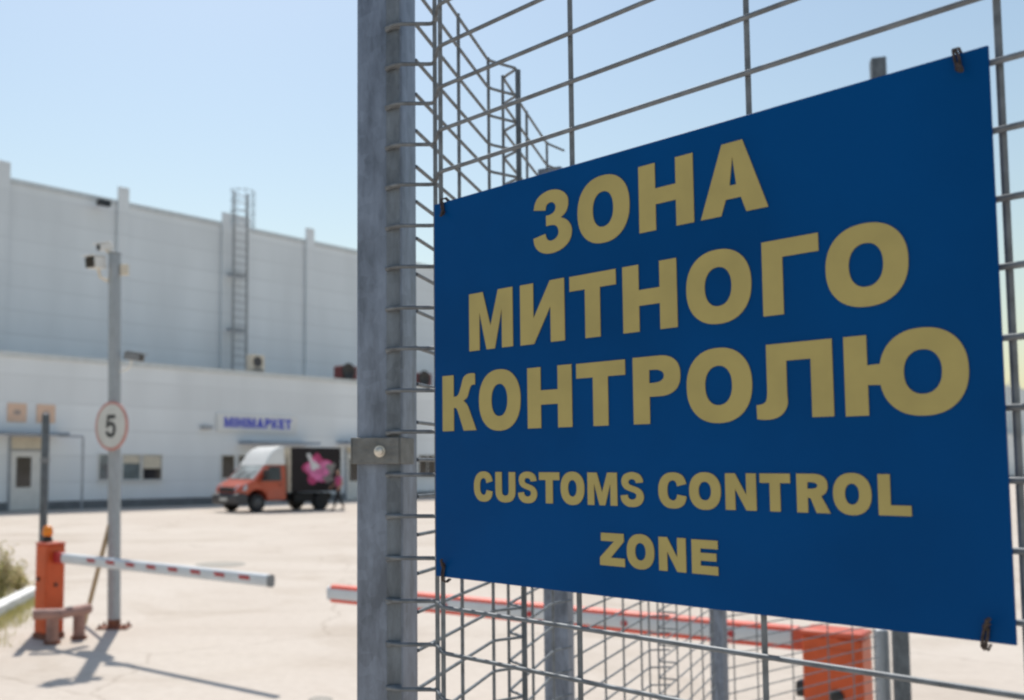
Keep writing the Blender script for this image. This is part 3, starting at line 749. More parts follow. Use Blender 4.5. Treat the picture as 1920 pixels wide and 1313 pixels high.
def cctv(label, loc, aim, L, w, h, mount, shade=True, group='security cameras', mats=('white_plastic', 'cream_plastic')):
    """box camera: x runs to the lens; `aim` is the yaw of the lens, `mount` the arm's points back to what carries it"""
    root = thing('security_camera', label, 'security camera', loc, aim[0], group)
    tilt = Matrix.Rotation(aim[1], 4, 'Y')
    MB().box(-L / 2, L / 2, -w / 2, w / 2, -h / 2, h / 2).build('housing', mats[0], root, bevel=0.012, xf=tilt)
    if shade:
        MB().box(-L / 2 + 0.02, L / 2 + 0.06, -w / 2 - 0.008, w / 2 + 0.008, h / 2 + 0.004, h / 2 + 0.012).build('sun_shade', mats[0], root, bevel=0.003, xf=tilt)
    MB().box(L / 2 + 0.0005, L / 2 + 0.022, -w * 0.44, w * 0.44, -h * 0.44, h * 0.44).build('lens_window', 'lens', root, bevel=0.006, xf=tilt)
    inv = Matrix.Rotation(-aim[0], 4, 'Z')
    MB().tube([inv @ (Vector(p) - Vector(loc)) for p in mount], 0.017, 10).build('bracket', mats[1], root)
    return root
Y = pb.y
c1 = at_y(181, 492, Y - 0.10)
cctv('white box camera on a curved bracket at the top left of the pole', c1, (math.atan2(-0.93, -0.40), R(8)), 0.20, 0.135, 0.135,
     [c1 + Vector((0.02, 0.02, -0.07)), c1 + Vector((0.04, 0.03, -0.16)), c1 + Vector((0.12, 0.05, -0.20)), Vector((pb.x - 0.125, pb.y - 0.02, c1.z - 0.17))])
c2 = at_y(199, 462, Y - 0.02)
cctv('small white camera sitting on the top of the pole', c2, (math.atan2(-0.55, -0.83), R(14)), 0.16, 0.08, 0.075,
     [c2 + Vector((0, 0, -0.035)), c2 + Vector((0.03, 0.01, -0.06)), Vector((pb.x - 0.068, pb.y, PTOP + 0.015))])
c3 = at_y(250, 668, Y - 0.05)
cctv('grey camera on a white bracket halfway up the right side of the pole', c3, (math.atan2(-0.22, 0.97), R(10)), 0.20, 0.09, 0.085,
     [c3 + Vector((-0.02, 0, -0.04)), c3 + Vector((-0.03, 0, -0.11)), c3 + Vector((-0.09, 0.02, -0.15)), Vector((pb.x + 0.02, pb.y - 0.01, c3.z - 0.16))], mats=('grey_plastic', 'white_plastic'))

ss = at_y(210, 798, Y - 0.12)
sn = Vector((-0.58, -0.81, 0)).normalized()
spd = thing('speed_limit_sign', 'round white speed limit sign with a red rim and the number 5 on the pole', 'sign', ss, math.atan2(sn.y, sn.x) + R(90))
# local -y looks out of the sign
MB().lathe([(0.276, 0.0), (0.276, -0.012), (0.266, -0.016), (0.246, -0.016), (0.245, -0.011), (0.02, -0.011)][::1], (0, 0, 0), 'y', 48).build('rim', 'sign_red', spd)
MB().lathe([(0.244, -0.0105), (0.244, -0.0135), (0.01, -0.0136)], (0, 0, 0), 'y', 48).build('face', 'sign_white', spd)
lettering('digit', 'ink', [('5', -0.095, 0.085, -0.125, 0.25)], spd, Matrix(((1, 0, 0, 0), (0, 0, -1, -0.0145), (0, 1, 0, 0), (0, 0, 0, 1))))
MB().box(-0.05, 0.05, 0.0005, 0.10, -0.04, 0.04).build('clamp', 'zinc_dark', spd, bevel=0.004)

lean = gnd(157, 1172); lt_ = at_y(205, 985, Y - 0.03)
sd = (lt_ - lean); sl = sd.length
st = MB().box(-0.022, 0.022, -0.016, 0.016, 0, sl)
so = st.build('wooden_stake', 'wood', bevel=0.004); so.location = lean + Vector((0, 0, 0.012))
so.rotation_euler = sd.to_track_quat('Z', 'Y').to_euler()
tag(so, 'long thin wooden stake leaning against the camera pole', 'stake')

tp = gnd(86, 1187); tp = at_y(86, 1187, tp.y)
tp2 = at_y(75.5, 1187, tp.y + 0.28)
sp_ = thing('slim_pole', 'slim dark grey pole standing behind the beacon cabinet', 'pole', (tp2.x, tp.y + 0.28, 0))
ztop = at_y(84, 776, tp.y + 0.28).z
MB().lathe([(0.043, 0.0), (0.042, ztop), (0.02, ztop + 0.008)], (0, 0, 0), 'z', 20).build('shaft', 'zinc_dark', sp_)
zcl = at_y(84, 862, tp.y + 0.28).z
MB().lathe([(0.046, zcl - 0.03), (0.052, zcl - 0.028), (0.052, zcl + 0.028), (0.046, zcl + 0.03)], (0, 0, 0), 'z', 20).build('clamp', 'grey_plastic', sp_)

# ------------------------------------------------------------------ buildings (local x along the front, y into the building)
WO = Vector((-15.05214106, 39.01895335, 0)); WA = math.atan2(0.69265914, 0.72126508)
low = thing('warehouse_annex', 'long low white building with doors and small windows across the yard', 'building', WO, WA)
X0, X1, LH, SB = -26.0, 260.0, 6.45, 8.0
MB().box(X0, X1, 0, SB - 0.02, 0.35, LH - 0.2).build('wall', 'wall_white', low)
MB().box(X0 - 0.02, X1 + 0.02, -0.06, SB - 0.02, 0, 0.349).build('plinth', 'plinth', low)
rf = MB().box(X0 - 0.05, X1 + 0.05, -0.07, SB - 0.02, LH - 0.199, LH).build('parapet', 'wall_trim', low)
MB().box(X0 + 0.2, X1 - 0.2, 0.2, SB - 0.03, LH + 0.004, LH + 0.02).build('roof', 'roofing', low)

hall = thing('warehouse_hall', 'tall light grey warehouse hall rising behind the low white building', 'building', WO + Vector((-0.69265914, 0.72126508, 0)) * SB, WA)
HH = 16.05
MB().box(X0 - 4, X1 + 6, 0, 60, 0, HH - 0.25).build('wall', 'wall_grey', hall)
MB().box(X0 - 4.08, X1 + 6.08, -0.06, 60.1, HH - 0.249, HH).build('roof_edge', 'wall_trim', hall)
for k in range(-4, 40):
    s = 3.02 + k * 6.53
    wide = 0.98 if k == 2 else 0.32
    if k == 2: s += 0.85
    MB().box(s - wide, s + wide, -0.19, -0.062, 0.02, HH + (0.72 if k != 2 else 0.55)).build('pilaster', 'pilaster', hall)

def door_unit(x0, x1, z1, transom, win):
    dr = MB().box(x0, x1, -0.07, -0.005, 0.02, transom).build('door', 'door_paint', low, bevel=0.01)
    fr = MB(); fr.box(x0 - 0.09, x0 - 0.002, -0.10, -0.004, 0.02, z1); fr.box(x1 + 0.002, x1 + 0.09, -0.10, -0.004, 0.02, z1)
    fr.box(x0 - 0.002, x1 + 0.002, -0.10, -0.004, transom + 0.002, transom + 0.06)
    fr.build('door_frame', 'frame_grey', dr)
    wx0, wx1, wz0, wz1 = win
    MB().box(wx0, wx1, -0.085, -0.071, wz0, wz1).build('window', 'window_dark', dr)
    MB().box(x1 - 0.16, x1 - 0.10, -0.13, -0.071, 1.0, 1.14).build('handle', 'zinc_dark', dr, bevel=0.01)
    return dr
dL = door_unit(0.35, 1.86, 3.02, 2.42, (0.58, 1.20, 0.95, 2.18))
MB().box(0.35, 1.86, -0.08, -0.006, 2.50, 3.0).build('transom_board', 'transom', dL)
MB().box(-0.9, 2.35, -1.1, -0.08, 3.08, 3.19).build('canopy', 'canopy', low, bevel=0.01)
pf = MB(); pf.tube([(1.98, -0.9, 3.04), (3.0, -0.9, 3.04), (3.04, -0.9, 3.0), (3.04, -0.9, 0.0)], 0.045, 10)
pf.build('canopy_frame', 'frame_grey', low)
def window(x0, x1, z0, z1, mat, bars=0, blind=None):
    f = MB()
    t = 0.06
    f.box(x0 - t, x1 + t, -0.06, -0.004, z0 - t, z0 - 0.001); f.box(x0 - t, x1 + t, -0.06, -0.004, z1 + 0.001, z1 + t)
    f.box(x0 - t, x0 - 0.001, -0.06, -0.004, z0, z1); f.box(x1 + 0.001, x1 + t, -0.06, -0.004, z0, z1)
    for k in range(bars):
        x = x0 + (x1 - x0) * (k + 1) / (bars + 1); f.box(x - 0.02, x + 0.02, -0.058, -0.006, z0 + .001, z1 - .001)
    w = f.build('window', 'door_paint', low)
    MB().box(x0, x1, -0.035, -0.003, z0, z1).build('pane', mat, w)
    MB().box(x0 - 0.1, x1 + 0.1, -0.13, -0.061, z0 - 0.1, z0 - 0.065).build('sill', 'wall_trim', w)
    if blind: MB().box(x0 + 0.03, x1 - 0.03, -0.043, -0.037, z0 + (z1 - z0) * blind, z1 - 0.02).build('blind', 'transom', w)
    return w
window(4.25, 5.02, 1.23, 2.30, 'window_mid', 0)
window(5.39, 6.22, 1.22, 2.29, 'window_mid', 0, 0.66)
window(6.37, 7.31, 1.21, 2.29, 'window_dark', 0, 0.45)
window(10.62, 11.32, 1.23, 2.30, 'window_dark', 0)
window(11.60, 12.00, 1.23, 2.30, 'window_dark', 0)
dM = door_unit(12.6, 14.2, 2.75, 2.2, (12.75, 13.35, 1.0, 2.05))
MB().box(11.55, 15.8, -1.2, -0.08, 2.88, 3.0).build('canopy', 'canopy', low, bevel=0.01)
MB().box(12.7, 14.1, -0.2, -0.105, 2.42, 2.72).build('transom_board', 'transom', dM)
dR = door_unit(18.6, 20.4, 2.75, 2.45, (18.8, 19.5, 1.0, 2.2))
MB().box(18.55, 20.45, -0.09, -0.008, 2.52, 2.78).build('transom_board', 'transom', dR)
MB().box(17.9, 21.2, -1.0, -0.08, 2.98, 3.12).build('canopy', 'canopy', low, bevel=0.01)
window(24.2, 25.6, 1.3, 2.4, 'window_dark', 1)
window(26.4, 27.8, 1.3, 2.4, 'window_dark', 1)

def on_wall(name, label, cat, s, z, off=0.0, group=None):
    d = Vector((math.cos(WA), math.sin(WA), 0)); n = Vector((-math.sin(WA), math.cos(WA), 0))
    return thing(name, label, cat, WO + d * s + n * off + Vector((0, 0, z)), WA, group)
for s, lab in ((0.57, 'pale orange square board high on the white wall, nearer the left edge'), (1.80, 'pale orange square board on the white wall, directly above the slim pole')):
    r_ = on_wall('wall_board', lab, 'board', s, 3.6, 0, 'pale orange boards on the wall')
    MB().box(-0.40, 0.40, -0.05, -0.008, 0, 0.76).build('panel', 'peach', r_, bevel=0.008)
    MB().box(-0.14, 0.14, -0.056, -0.052, 0.30, 0.48).build('print', 'peach_ink', r_)
ms = on_wall('shop_sign', 'white shop sign board with blue capitals above the truck cab', 'sign', 10.27, 3.46)
MB().box(0, 4.9, -0.09, -0.02, 0, 0.86).build('board', 'board_white', ms, bevel=0.01)
tx, its = 0.42, []
for ch in 'МІНІМАРКЕТ':
    w = {'М': .50, 'І': .15, 'Н': .43, 'А': .46, 'Р': .40, 'К': .42, 'Е': .38, 'Т': .40}[ch] * 0.95
    its.append((ch, tx, tx + w, 0.19, 0.50)); tx += w + 0.055
lettering('lettering', 'letter_blue', its, ms, Matrix(((1, 0, 0, 0), (0, 0, -1, -0.094), (0, 1, 0, 0), (0, 0, 0, 1))), thick=0.003, s=0.30, b=0.26)
wl_ = on_wall('wall_lamp', 'small grey wall lamp left of the blue lettered shop sign', 'wall lamp', 9.68, 3.55)
MB().box(-0.30, 0.30, -0.22, -0.05, 0, 0.16).build('housing', 'frame_grey', wl_, bevel=0.03)
MB().box(-0.05, 0.05, -0.05, -0.008, 0.03, 0.13).build('mount', 'frame_grey', wl_)

fl_ = on_wall('flood_light', 'dark flood light just under the roof edge of the tall grey hall', 'flood light', 8.1, 15.55, SB - 0.65)
MB().box(-0.36, 0.36, -0.22, 0.08, -0.16, 0.16).build('housing', 'truck_dark', fl_, bevel=0.04)
MB().box(-0.32, 0.32, -0.245, -0.222, -0.13, 0.13).build('glass', 'lens', fl_)
MB().box(-0.05, 0.05, 0.08, 0.58, -0.04, 0.04).build('bracket', 'ladder', fl_)

la = on_wall('roof_ladder', 'tall caged steel ladder on the front of the grey hall', 'ladder', 16.75, LH + 0.02, SB - 0.95)
LT = 17.9 - LH
for sx in (-0.55, 0.40):
    MB().box(sx - 0.06, sx + 0.06, -0.05, 0.05, 0, LT - 0.2).build('rail', 'ladder', la)
for k in range(int(LT / 0.45)):
    MB().tube([(-0.489, 0, 0.3 + k * 0.45), (0.339, 0, 0.3 + k * 0.45)], 0.026, 6).build('rung', 'ladder', la)
cg = MB()
for k in range(4):
    z = LT - 0.2 - k * 0.62
    cg.tube([(-0.60 , 0.0, z)] + [(-0.1 + 0.78 * math.cos(a), -0.1 - 0.75 * math.sin(a), z) for a in np.linspace(math.pi, 0, 11)] + [(0.45, 0, z)], 0.024, 6)
for a in np.linspace(0.1, math.pi - 0.1, 6):
    cg.tube([(-0.1 + 0.78 * math.cos(a), -0.1 - 0.75 * math.sin(a), LT - 2.4), (-0.1 + 0.78 * math.cos(a), -0.1 - 0.75 * math.sin(a), LT - 0.1)], 0.021, 6)
cg.build('safety_cage', 'cage', la)
for z in (3.2, 6.4):
    MB().box(-0.60, 0.5, 0.052, 0.57, z, z + 0.08).build('wall_bracket', 'ladder', la)

ac = on_wall('air_conditioner', 'white air conditioner unit with a round fan on the low roof beside the ladder', 'air conditioner', 13.2, LH + 0.025, 0.85)
MB().box(-0.42, 0.42, -0.22, 0.22, 0.08, 0.92).build('casing', 'cream_plastic', ac, bevel=0.02)
MB().lathe([(0.27, -0.2205), (0.27, -0.245), (0.23, -0.25), (0.2, -0.235)], (-0.03, 0, 0.56), 'y', 28).build('fan_grille', 'truck_dark', ac)
MB().box(-0.3, 0.3, -0.232, -0.2205, 0.12, 0.24).build('vent', 'plinth', ac)
for x in (-0.36, 0.26): MB().box(x, x + 0.1, -0.2, 0.2, 0, 0.079).build('foot', 'ladder', ac)
for s, lab, dia in ((19.25, 'dark red roof fan with a round black intake, left of the corner post', 'lens'), (25.25, 'dark red roof fan with a bluish intake, right of the corner post', 'canopy')):
    f_ = on_wall('roof_fan', lab, 'roof fan', s, LH + 0.025, 0.75, 'red fans on the low roof')
    MB().box(-0.52, 0.62, -0.30, 0.42, 0.06, 0.78).build('housing', 'fan_red', f_, bevel=0.05)
    MB().lathe([(0.44, -0.301), (0.46, -0.40), (0.40, -0.42), (0.30, -0.36)], (-0.12, 0, 0.47), 'y', 30).build('intake_ring', 'black', f_)
    MB().lathe([(0.29, -0.302), (0.29, -0.34), (0.05, -0.35)], (-0.12, 0, 0.47), 'y', 24).build('fan_blades', dia, f_)
    for x in (-0.5, 0.5): MB().box(x, x + 0.1, -0.28, 0.4, 0, 0.059).build('foot', 'ladder', f_)

# ------------------------------------------------------------------ delivery truck (x to its front, y to its left)
TA = R(42)
fw = gnd(480, 961)
tb = fw + Vector((math.cos(TA), math.sin(TA), 0)) * 1.75 - Vector((math.sin(TA), -math.cos(TA), 0)) * -0.0
tl = Vector((math.sin(TA), -math.cos(TA), 0))            # towards the truck's left side, which faces the yard
tb = fw + Vector((math.cos(TA), math.sin(TA), 0)) * 1.75 - tl * 0.86
truck = thing('delivery_truck', 'orange and white box truck with a pink flower print on its black cargo box', 'truck', tb, math.atan2(-math.sin(TA), -math.cos(TA)))
def cabshell(prof, wf, name, mat, bevel=0.04, parent=truck):
    n = len(prof)
    vs = [(x, -wf(x, z), z) for x, z in prof] + [(x, wf(x, z), z) for x, z in prof]
    m = MB().add(vs, [tuple(range(n)), tuple(reversed(range(n, 2 * n)))] + [(i, i + n, (i + 1) % n + n, (i + 1) % n) for i in range(n)])
    return m.build(name, mat, parent, bevel=bevel, smooth=50)
def wcab(x, z):
    w = 0.96 - max(0, z - 1.15) * 0.11
    if x > 1.9: w -= (x - 1.9) ** 2 * 0.35
    return w
body = cabshell([(2.50, .50), (2.56, .72), (2.50, .95), (2.36, 1.07), (1.92, 1.25), (1.34, 1.84), (.36, 1.84), (.36, .45), (1.25, .45), (1.33, .68), (1.5, .83), (1.75, .89), (2.0, .83), (2.17, .68), (2.24, .50)], wcab, 'cab_body', 'truck_red', 0.05)
roof = cabshell([(1.40, 1.815), (1.22, 2.06), (1.04, 2.32), (.80, 2.50), (.58, 2.58), (.36, 2.60), (.36, 1.845), (1.30, 1.845)], lambda x, z: 0.885 - max(0, z - 1.84) * 0.13, 'roof_fairing', 'truck_white', 0.09)
# windscreen lies on the slope between bonnet and roof
def slab(p0, p1, w0, w1, off, th):
    d = Vector((p1[0] - p0[0], 0, p1[1] - p0[1])); nrm = Vector((-d.z, 0, d.x)).normalized()
    if nrm.x < 0: nrm = -nrm
    c = []
    for o in (off, off + th):
        for (px_, pz_), w in ((p0, w0), (p1, w1)):
            for sgn in (-1, 1):
                q = Vector((px_, sgn * w, pz_)) + nrm * o; c.append(q)
    return MB().add(c, [(0, 1, 3, 2), (4, 6, 7, 5), (0, 4, 5, 1), (2, 3, 7, 6), (0, 2, 6, 4), (1, 5, 7, 3)])
slab((1.88, 1.295), (1.37, 1.812), 0.84, 0.78, 0.003, 0.012).build('windscreen', 'windscreen', truck, bevel=0.004)
wp_ = MB(); wp_.tube([(1.88, -0.3, 1.33), (1.6, -0.05, 1.63)], 0.012, 6); wp_.tube([(1.88, 0.35, 1.33), (1.6, 0.6, 1.63)], 0.012, 6); wp_.build('wipers', 'black', truck)
for sgn in (1, -1):
    y = lambda z, e: sgn * (wcab(1, z) + e)
    n = [(1.62, 1.22), (1.16, 1.78), (.62, 1.78), (.62, 1.22)]
    m = MB().add([(x, y(z, 0.002), z) for x, z in n] + [(x, y(z, 0.014), z) for x, z in n], [(0, 1, 2, 3), (7, 6, 5, 4)] + [(i, (i + 1) % 4, (i + 1) % 4 + 4, i + 4) for i in range(4)])
    dn = [(1.34, .60), (1.22, .85), (1.5, 1.0), (1.70, 1.21), (.55, 1.21), (.55, .55), (1.30, .55)]
    dm = MB().add([(x, y(z, 0.002), z) for x, z in dn] + [(x, y(z, 0.010), z) for x, z in dn], [tuple(range(7)), tuple(reversed(range(7, 14)))] + [(i, (i + 1) % 7, (i + 1) % 7 + 7, i + 7) for i in range(7)])
    dd = dm.build('door', 'truck_red', truck)
    m.build('window', 'window_dark', dd)
    MB().box(.60, .76, -.02, .02, 1.06, 1.10).build('handle', 'black', dd, bevel=0.008, xf=Matrix.Translation((0, sgn * (wcab(1, 1.08) + 0.03), 0)))
    mr = MB().box(1.42, 1.56, -0.11, 0.11, 1.28, 1.66)
    mi = mr.build('mirror', 'black', truck, bevel=0.03, xf=Matrix.Translation((0, sgn * 1.14, 0)))
    h = MB(); hy0 = 0.42
    h.add([Vector((2.43, sgn * .50, .84)), Vector((2.24, sgn * .93, .86)), Vector((2.20, sgn * .93, 1.06)), Vector((2.37, sgn * .55, 1.04)),
           Vector((2.58, sgn * .50, .84)), Vector((2.36, sgn * .955, .86)), Vector((2.27, sgn * .95, 1.09)), Vector((2.46, sgn * .55, 1.05))],
          [(0, 1, 2, 3), (7, 6, 5, 4), (0, 4, 5, 1), (1, 5, 6, 2), (2, 6, 7, 3), (3, 7, 4, 0)])
    h.build('headlight', 'headlight', truck, bevel=0.02)
cabshell([(2.54, .30), (2.68, .40), (2.70, .66), (2.56, .76), (2.24, .74), (2.20, .52), (2.24, .30)], lambda x, z: 0.97 - max(0, x - 2.3) ** 2 * 0.9, 'bumper', 'truck_dark', 0.04)
MB().box(2.44, 2.60, -0.46, 0.46, 0.80, 0.99).build('grille', 'black', truck, bevel=0.02)
MB().box(2.702, 2.712, -0.26, 0.26, 0.46, 0.57).build('number_plate', 'sign_white', truck, bevel=0.004)
MB().box(-2.3, 2.1, -0.5, 0.5, 0.42, 0.70).build('chassis', 'chassis', truck, bevel=0.02)
box_ = MB().box(-2.42, 0.24, -1.0, 1.0, 0.76, 2.56).build('cargo_box', 'cargo_black', truck, bevel=0.02)
tr = MB()
for sy in (-1, 1):
    tr.box(0.20, 0.262, sy * 1.003 - 0.035 * (sy > 0), sy * 1.003 + 0.035 * (sy < 0), 0.77, 2.55)
tr.box(0.243, 0.262, -0.96, 0.96, 0.78, 2.54)
tr.build('box_trim', 'cream_plastic', box_)
for y0 in (0.86, -0.94): MB().box(-1.0, -0.05, y0, y0 + 0.08, 0.36, 0.70).build('side_guard', 'chassis', truck)
for x in (1.75, -1.45):
    for sgn in (1, -1):
        yy = sgn * (0.86 if x > 0 else 0.80); hw = 0.105 if x > 0 else 0.17
        wr = thing_w = MB().lathe([(0.20, -hw), (0.33, -hw), (0.355, -hw * 0.7), (0.355, hw * 0.7), (0.33, hw), (0.20, hw)], (x, yy, 0.355), 'y', 30)
        wh = wr.build('wheel', 'rubber', truck)
        MB().lathe([(0.19, -0.05), (0.195, 0.0), (0.15, 0.012), (0.06, 0.03 if x > 0 else -0.03)], (x, yy + sgn * (hw + 0.0005 if x > 0 else hw - 0.03), 0.355), 'y', 24).build('rim', 'rim', wh)
# the flower print: flat shapes on the left side of the box
rnd = random.Random(11)
def blot(cx_, cz_, rx_, rz_, lobes, amp, ph, n=44):
    return [(cx_ + rx_ * (1 + amp * math.sin(lobes * a + ph) + 0.06 * math.sin(7 * a + ph * 3)) * math.cos(a), cz_ + rz_ * (1 + amp * math.sin(lobes * a + ph) + 0.05 * math.sin(9 * a)) * math.sin(a)) for a in [2 * math.pi * k / n for k in range(n)]]
def print_shape(polys, mat, off, parent=box_):
    m = MB()
    for p in polys: m.prism(p, 1.0 + off, 1.0 + off + 0.002, 'xz')
    m.build('print', mat, parent)
print_shape([blot(-1.18, 1.66, 0.70, 0.56, 5, 0.16, 0.6)], 'print_magenta', 0.001)
print_shape([blot(-0.98, 1.72, 0.38, 0.33, 4, 0.14, 1.2), blot(-1.56, 1.72, 0.30, 0.32, 3, 0.16, 0.2)], 'print_pink', 0.005)
print_shape([blot(-1.25, 1.33, 0.22, 0.17, 3, 0.2, 2.0)], 'print_pink', 0.0052)
print_shape([blot(-1.86, 1.72, 0.22, 0.22, 3, 0.3, 0.4), blot(-1.72, 1.28, 0.26, 0.16, 4, 0.2, 1.0)], 'print_grey', 0.009)
print_shape([[(-.58, 2.28), (-.74, 2.34), (-.84, 2.20), (-.88, 2.02), (-1.14, 1.90), (-1.34, 1.74), (-1.10, 1.70), (-.94, 1.60), (-.82, 1.70), (-.78, 1.92), (-.69, 2.08)]], 'print_white', 0.013)

# ------------------------------------------------------------------ the person walking past the truck
def skin_mesh(name, joints, edges, root_i, mat, parent, sub=1):
    me = bpy.data.meshes.new(name)
    me.from_pydata([j[0] for j in joints], edges, [])
    o = bpy.data.objects.new(name, me); COL.objects.link(o)
    sk_ = o.modifiers.new('skin', 'SKIN'); sk_.use_smooth_shade = True
    for i, d in enumerate(me.skin_vertices[0].data):
        r = joints[i][1]; d.radius = (r, r) if not isinstance(r, tuple) else r
        d.use_root = (i == root_i)
    o.modifiers.new('sub', 'SUBSURF').levels = sub; o.modifiers['sub'].render_levels = sub
    bpy.context.view_layer.update()
    m2 = bpy.data.meshes.new_from_object(o.evaluated_get(bpy.context.evaluated_depsgraph_get()))
    bpy.data.objects.remove(o); bpy.data.meshes.remove(me)
    m2.name = name; m2.materials.clear(); m2.materials.append(M[mat])
    q = bpy.data.objects.new(name, m2); COL.objects.link(q); q.parent = parent
    return q
pe = gnd(634, 957)
person = thing('person', 'person in a pink top and black trousers walking by the rear of the truck', 'person', (pe.x, pe.y, 0), R(-150))
# x forward, y left
J = [((0, 0, .88), .115), ((0, 0, 1.02), .105), ((0.01, 0, 1.2), (.135, .10)), ((0, 0, 1.34), (.11, .085)), ((0.0, 0, 1.42), .05), ((0.015, 0, 1.47), .052), ((0.025, 0, 1.55), (.078, .090)), ((0.02, 0, 1.63), (.066, .078)),
     ((0, .10, .84), .085), ((.17, .09, .47), .055), ((.25, .09, .09), .036), ((.36, .095, .045), .032), ((.42, .095, .03), .022),
     ((0, -.10, .84), .085), ((-.10, -.09, .47), .055), ((-.32, -.09, .13), .036), ((-.23, -.095, .045), .032), ((-.17, -.095, .03), .022),
     ((0, .17, 1.34), .055), ((-.06, .22, 1.09), .040), ((.08, .22, .90), .030), ((.12, .215, .85), (.014, .034)),
     ((0, -.17, 1.34), .055), ((.05, -.22, 1.09), .040), ((.22, -.20, .95), .030), ((.27, -.195, .92), (.014, .034)),
     ((.115, 0, 1.545), .014)]
E_ = [(0, 1), (1, 2), (2, 3), (3, 4), (4, 5), (5, 6), (6, 7), (0, 8), (8, 9), (9, 10), (10, 11), (11, 12), (0, 13), (13, 14), (14, 15), (15, 16), (16, 17),
      (3, 18), (18, 19), (19, 20), (20, 21), (3, 22), (22, 23), (23, 24), (24, 25), (6, 26)]
for base, s in ((21, 1), (25, -1)):
    bp_ = Vector(J[base][0])
    for k in range(4):
        a = bp_ + Vector((0.03, s * (0.024 - 0.016 * k), -0.03)); i = len(J)
        J.append((tuple(a), .009)); J.append((tuple(a + Vector((0.012, 0, -0.03 - 0.004 * (k in (1, 2))))), .0085)); J.append((tuple(a + Vector((0.004, 0, -0.06 - 0.008 * (k in (1, 2))))), .007))
        E_ += [(base, i), (i, i + 1), (i + 1, i + 2)]
    i = len(J)
    J.append((tuple(bp_ + Vector((0.035, s * 0.036, 0.0))), .010)); J.append((tuple(bp_ + Vector((0.055, s * 0.040, -0.025))), .008)); E_ += [(base, i), (i, i + 1)]
bodyp = skin_mesh('body', J, E_, 0, 'skin', person)
skin_mesh('top', [((0, 0, .90), .128), ((0, 0, 1.02), .122), ((0.01, 0, 1.2), (.152, .122)), ((0, 0, 1.35), (.125, .10)), ((0, 0, 1.41), .062), ((0, .165, 1.345), .066), ((-.035, .20, 1.20), .056), ((0, -.165, 1.345), .066), ((.03, -.20, 1.20), .056)],
          [(0, 1), (1, 2), (2, 3), (3, 4), (3, 5), (5, 6), (3, 7), (7, 8)], 0, 'shirt', person)
skin_mesh('trousers', [((0, 0, .97), .118), ((0, 0, .89), .130), ((0, .10, .83), .096), ((.165, .09, .47), .070), ((.24, .09, .13), .054), ((0, -.10, .83), .096), ((-.10, -.09, .47), .070), ((-.29, -.09, .17), .054)],
          [(0, 1), (1, 2), (2, 3), (3, 4), (1, 5), (5, 6), (6, 7)], 1, 'trousers', person)
for pts in ([((.235, .09, .045), .046), ((.33, .093, .045), .044), ((.43, .095, .035), .034)], [((-.325, -.09, .09), .046), ((-.24, -.093, .055), .044), ((-.155, -.095, .035), .034)]):
    skin_mesh('shoe', pts, [(0, 1), (1, 2)], 1, 'black', person)
skin_mesh('hair', [((-.005, 0, 1.655), (.075, .088)), ((-.045, 0, 1.60), (.065, .086)), ((-.065, 0, 1.52), .055), ((-.06, 0, 1.44), .04)], [(0, 1), (1, 2), (2, 3)], 0, 'hair', person)
for sy in (1, -1):
    MB().lathe([(0.004, -0.011), (0.010, -0.006), (0.010, 0.006), (0.004, 0.011)], (0.098, sy * 0.032, 1.565), 'x', 10).build('eye', 'ink', person)

# ------------------------------------------------------------------ verge on the left: kerb, soil, grass, shrub; yard ironwork
k0, k1 = gnd(64, 1117), gnd(-70, 1187)
kd = (k1 - k0).normalized(); kn = Vector((-kd.y, kd.x, 0))
if kn.x > 0: kn = -kn
kb = MB()
for j in range(6):
    a = k0 + kd * (j * 0.8); b2 = k0 + kd * (j * 0.8 + 0.79)
    rot = Matrix.Translation(a) @ Matrix.Rotation(math.atan2(kd.y, kd.x), 4, 'Z')
    kb.box(0, 0.79, -0.09, 0.09, 0, 0.14, rot)
ko = kb.build('kerb', 'kerb', bevel=0.012); structure(ko)
far = k0 + kn * 5.5
sl_ = MB().add([k0 + kn * 0.1 + Vector((0, 0, .03)), k1 + kd * 3 + kn * 0.1 + Vector((0, 0, .03)), k1 + kd * 3 + kn * 2.0 + Vector((0, 0, .05)), k0 + kd * 0.7 + kn * 1.6 + Vector((0, 0, .05)), k0 + kd * 0.1 + kn * 0.8 + Vector((0, 0, .03))], [(0, 1, 2, 3, 4)])
structure(sl_.build('verge_soil', 'soil'))
gm = MB()
rnd = random.Random(5)
def blade(p, h, w, lean):
    a = rnd.uniform(0, 2 * math.pi); t = Vector((math.cos(a), math.sin(a), 0)) * w
    l = Vector((rnd.gauss(0, lean), rnd.gauss(0, lean), 0)) * h
    gm.add([p - t, p + t, p + t * 0.6 + l * 0.4 + Vector((0, 0, h * .6)), p - t * 0.6 + l * 0.4 + Vector((0, 0, h * .6)), p + l + Vector((0, 0, h))], [(0, 1, 2, 3), (3, 2, 4)])
for _ in range(5200):
    u = rnd.random() ** 0.8 * 3.9 + 0.05
    if rnd.random() < 0.55:      # tufts in front of the kerb, thinning out over the concrete
        d = -0.10 - abs(rnd.gauss(0, 0.13)) * (0.35 + 0.65 * math.sin(u * 2.1) ** 2 + 0.25 * u)
        q = k0 + kd * u + kn * d; blade(Vector((q.x, q.y, 0)), rnd.uniform(.02, .085), .004, 0.5)
    else:
        d = 0.1 + rnd.random() ** 1.5 * 1.6
        if d > 0.5 + u: continue
        q = k0 + kd * u + kn * d; blade(Vector((q.x, q.y, 0.03)), rnd.uniform(.05, .26), .005, 0.45)
go = gm.build('grass', 'grass'); go['kind'] = 'stuff'

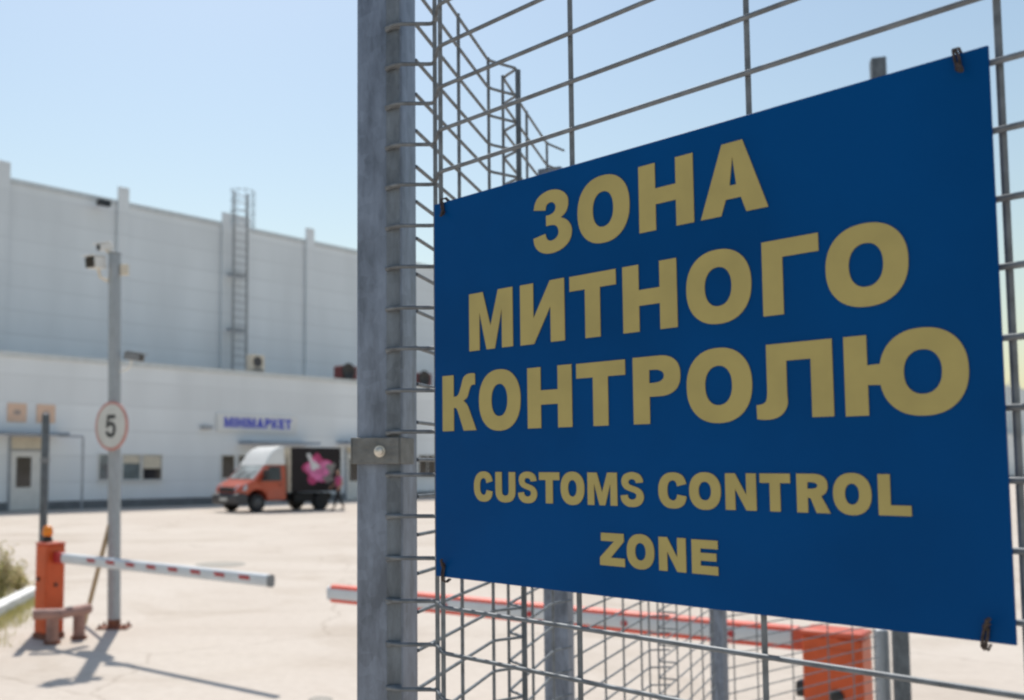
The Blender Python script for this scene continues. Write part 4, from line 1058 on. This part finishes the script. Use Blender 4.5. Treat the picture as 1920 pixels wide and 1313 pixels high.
def shrub(label, base, hgt, rad, n, seed):
    r = random.Random(seed)
    root = thing('shrub', label, 'shrub', base, 0, 'shrubs on the verge')
    st_, lf = MB(), MB()
    for k in range(n):
        a = r.uniform(0, 2 * math.pi); out = rad * r.random() ** 0.6; h = hgt * (1 - 0.55 * (out / rad) ** 2) * r.uniform(0.65, 1.0)
        tip = Vector((math.cos(a) * out, math.sin(a) * out, h)); m_ = tip * 0.5 + Vector((r.gauss(0, .04), r.gauss(0, .04), .06))
        st_.tube([(0, 0, 0), m_, tip], 0.006, 5, [0.008, 0.005, 0.002])
        for j in range(26):
            t = r.uniform(0.25, 1.0)
            c = (m_ * (2 * t) if t < .5 else m_ + (tip - m_) * (2 * t - 1)) + Vector((r.gauss(0, .035), r.gauss(0, .035), r.gauss(0, .03)))
            d1 = Vector((r.gauss(0, 1), r.gauss(0, 1), r.gauss(0, .8))).normalized(); d2 = d1.orthogonal().normalized()
            L_, W_ = r.uniform(.018, .042), r.uniform(.006, .013)
            lf.add([c - d1 * L_, c + d2 * W_, c + d1 * L_, c - d2 * W_], [(0, 1, 2, 3)])
    st_.build('stems', 'twig', root); lf.build('leaves', 'shrub', root)
s1 = gnd(2, 1128); shrub('dusty olive shrub behind the white kerb at the left edge of the yard', s1 + Vector((-0.12, 0.3, 0)), 0.86, 0.36, 40, 1)
s2 = gnd(24, 1120); shrub('low reddish shrub tip between the olive shrub and the orange cabinet', s2 + Vector((0.0, 0.2, 0)), 0.40, 0.20, 22, 2)

mh = gnd(413, 1058)
mo = thing('manhole_cover', 'dark round manhole cover set in the yard behind the left boom', 'manhole cover', mh)
MB().lathe([(0.46, 0.0), (0.46, 0.006), (0.40, 0.007)], (0, 0, 0), 'z', 32).build('ring', 'iron', mo)
MB().lathe([(0.37, 0.001), (0.37, 0.010), (0.1, 0.010)], (0, 0, 0), 'z', 32).build('lid', 'iron', mo)
mh2 = gnd(600, 1312)
m2_ = thing('manhole_cover', 'worn round manhole cover at the bottom edge beside the corner post', 'manhole cover', mh2)
MB().lathe([(0.095, 0.0), (0.095, 0.005), (0.08, 0.006)], (0, 0, 0), 'z', 32).build('ring', 'iron', m2_)
MB().lathe([(0.076, 0.001), (0.076, 0.004), (0.02, 0.004)], (0, 0, 0), 'z', 32).build('lid', 'concrete', m2_)
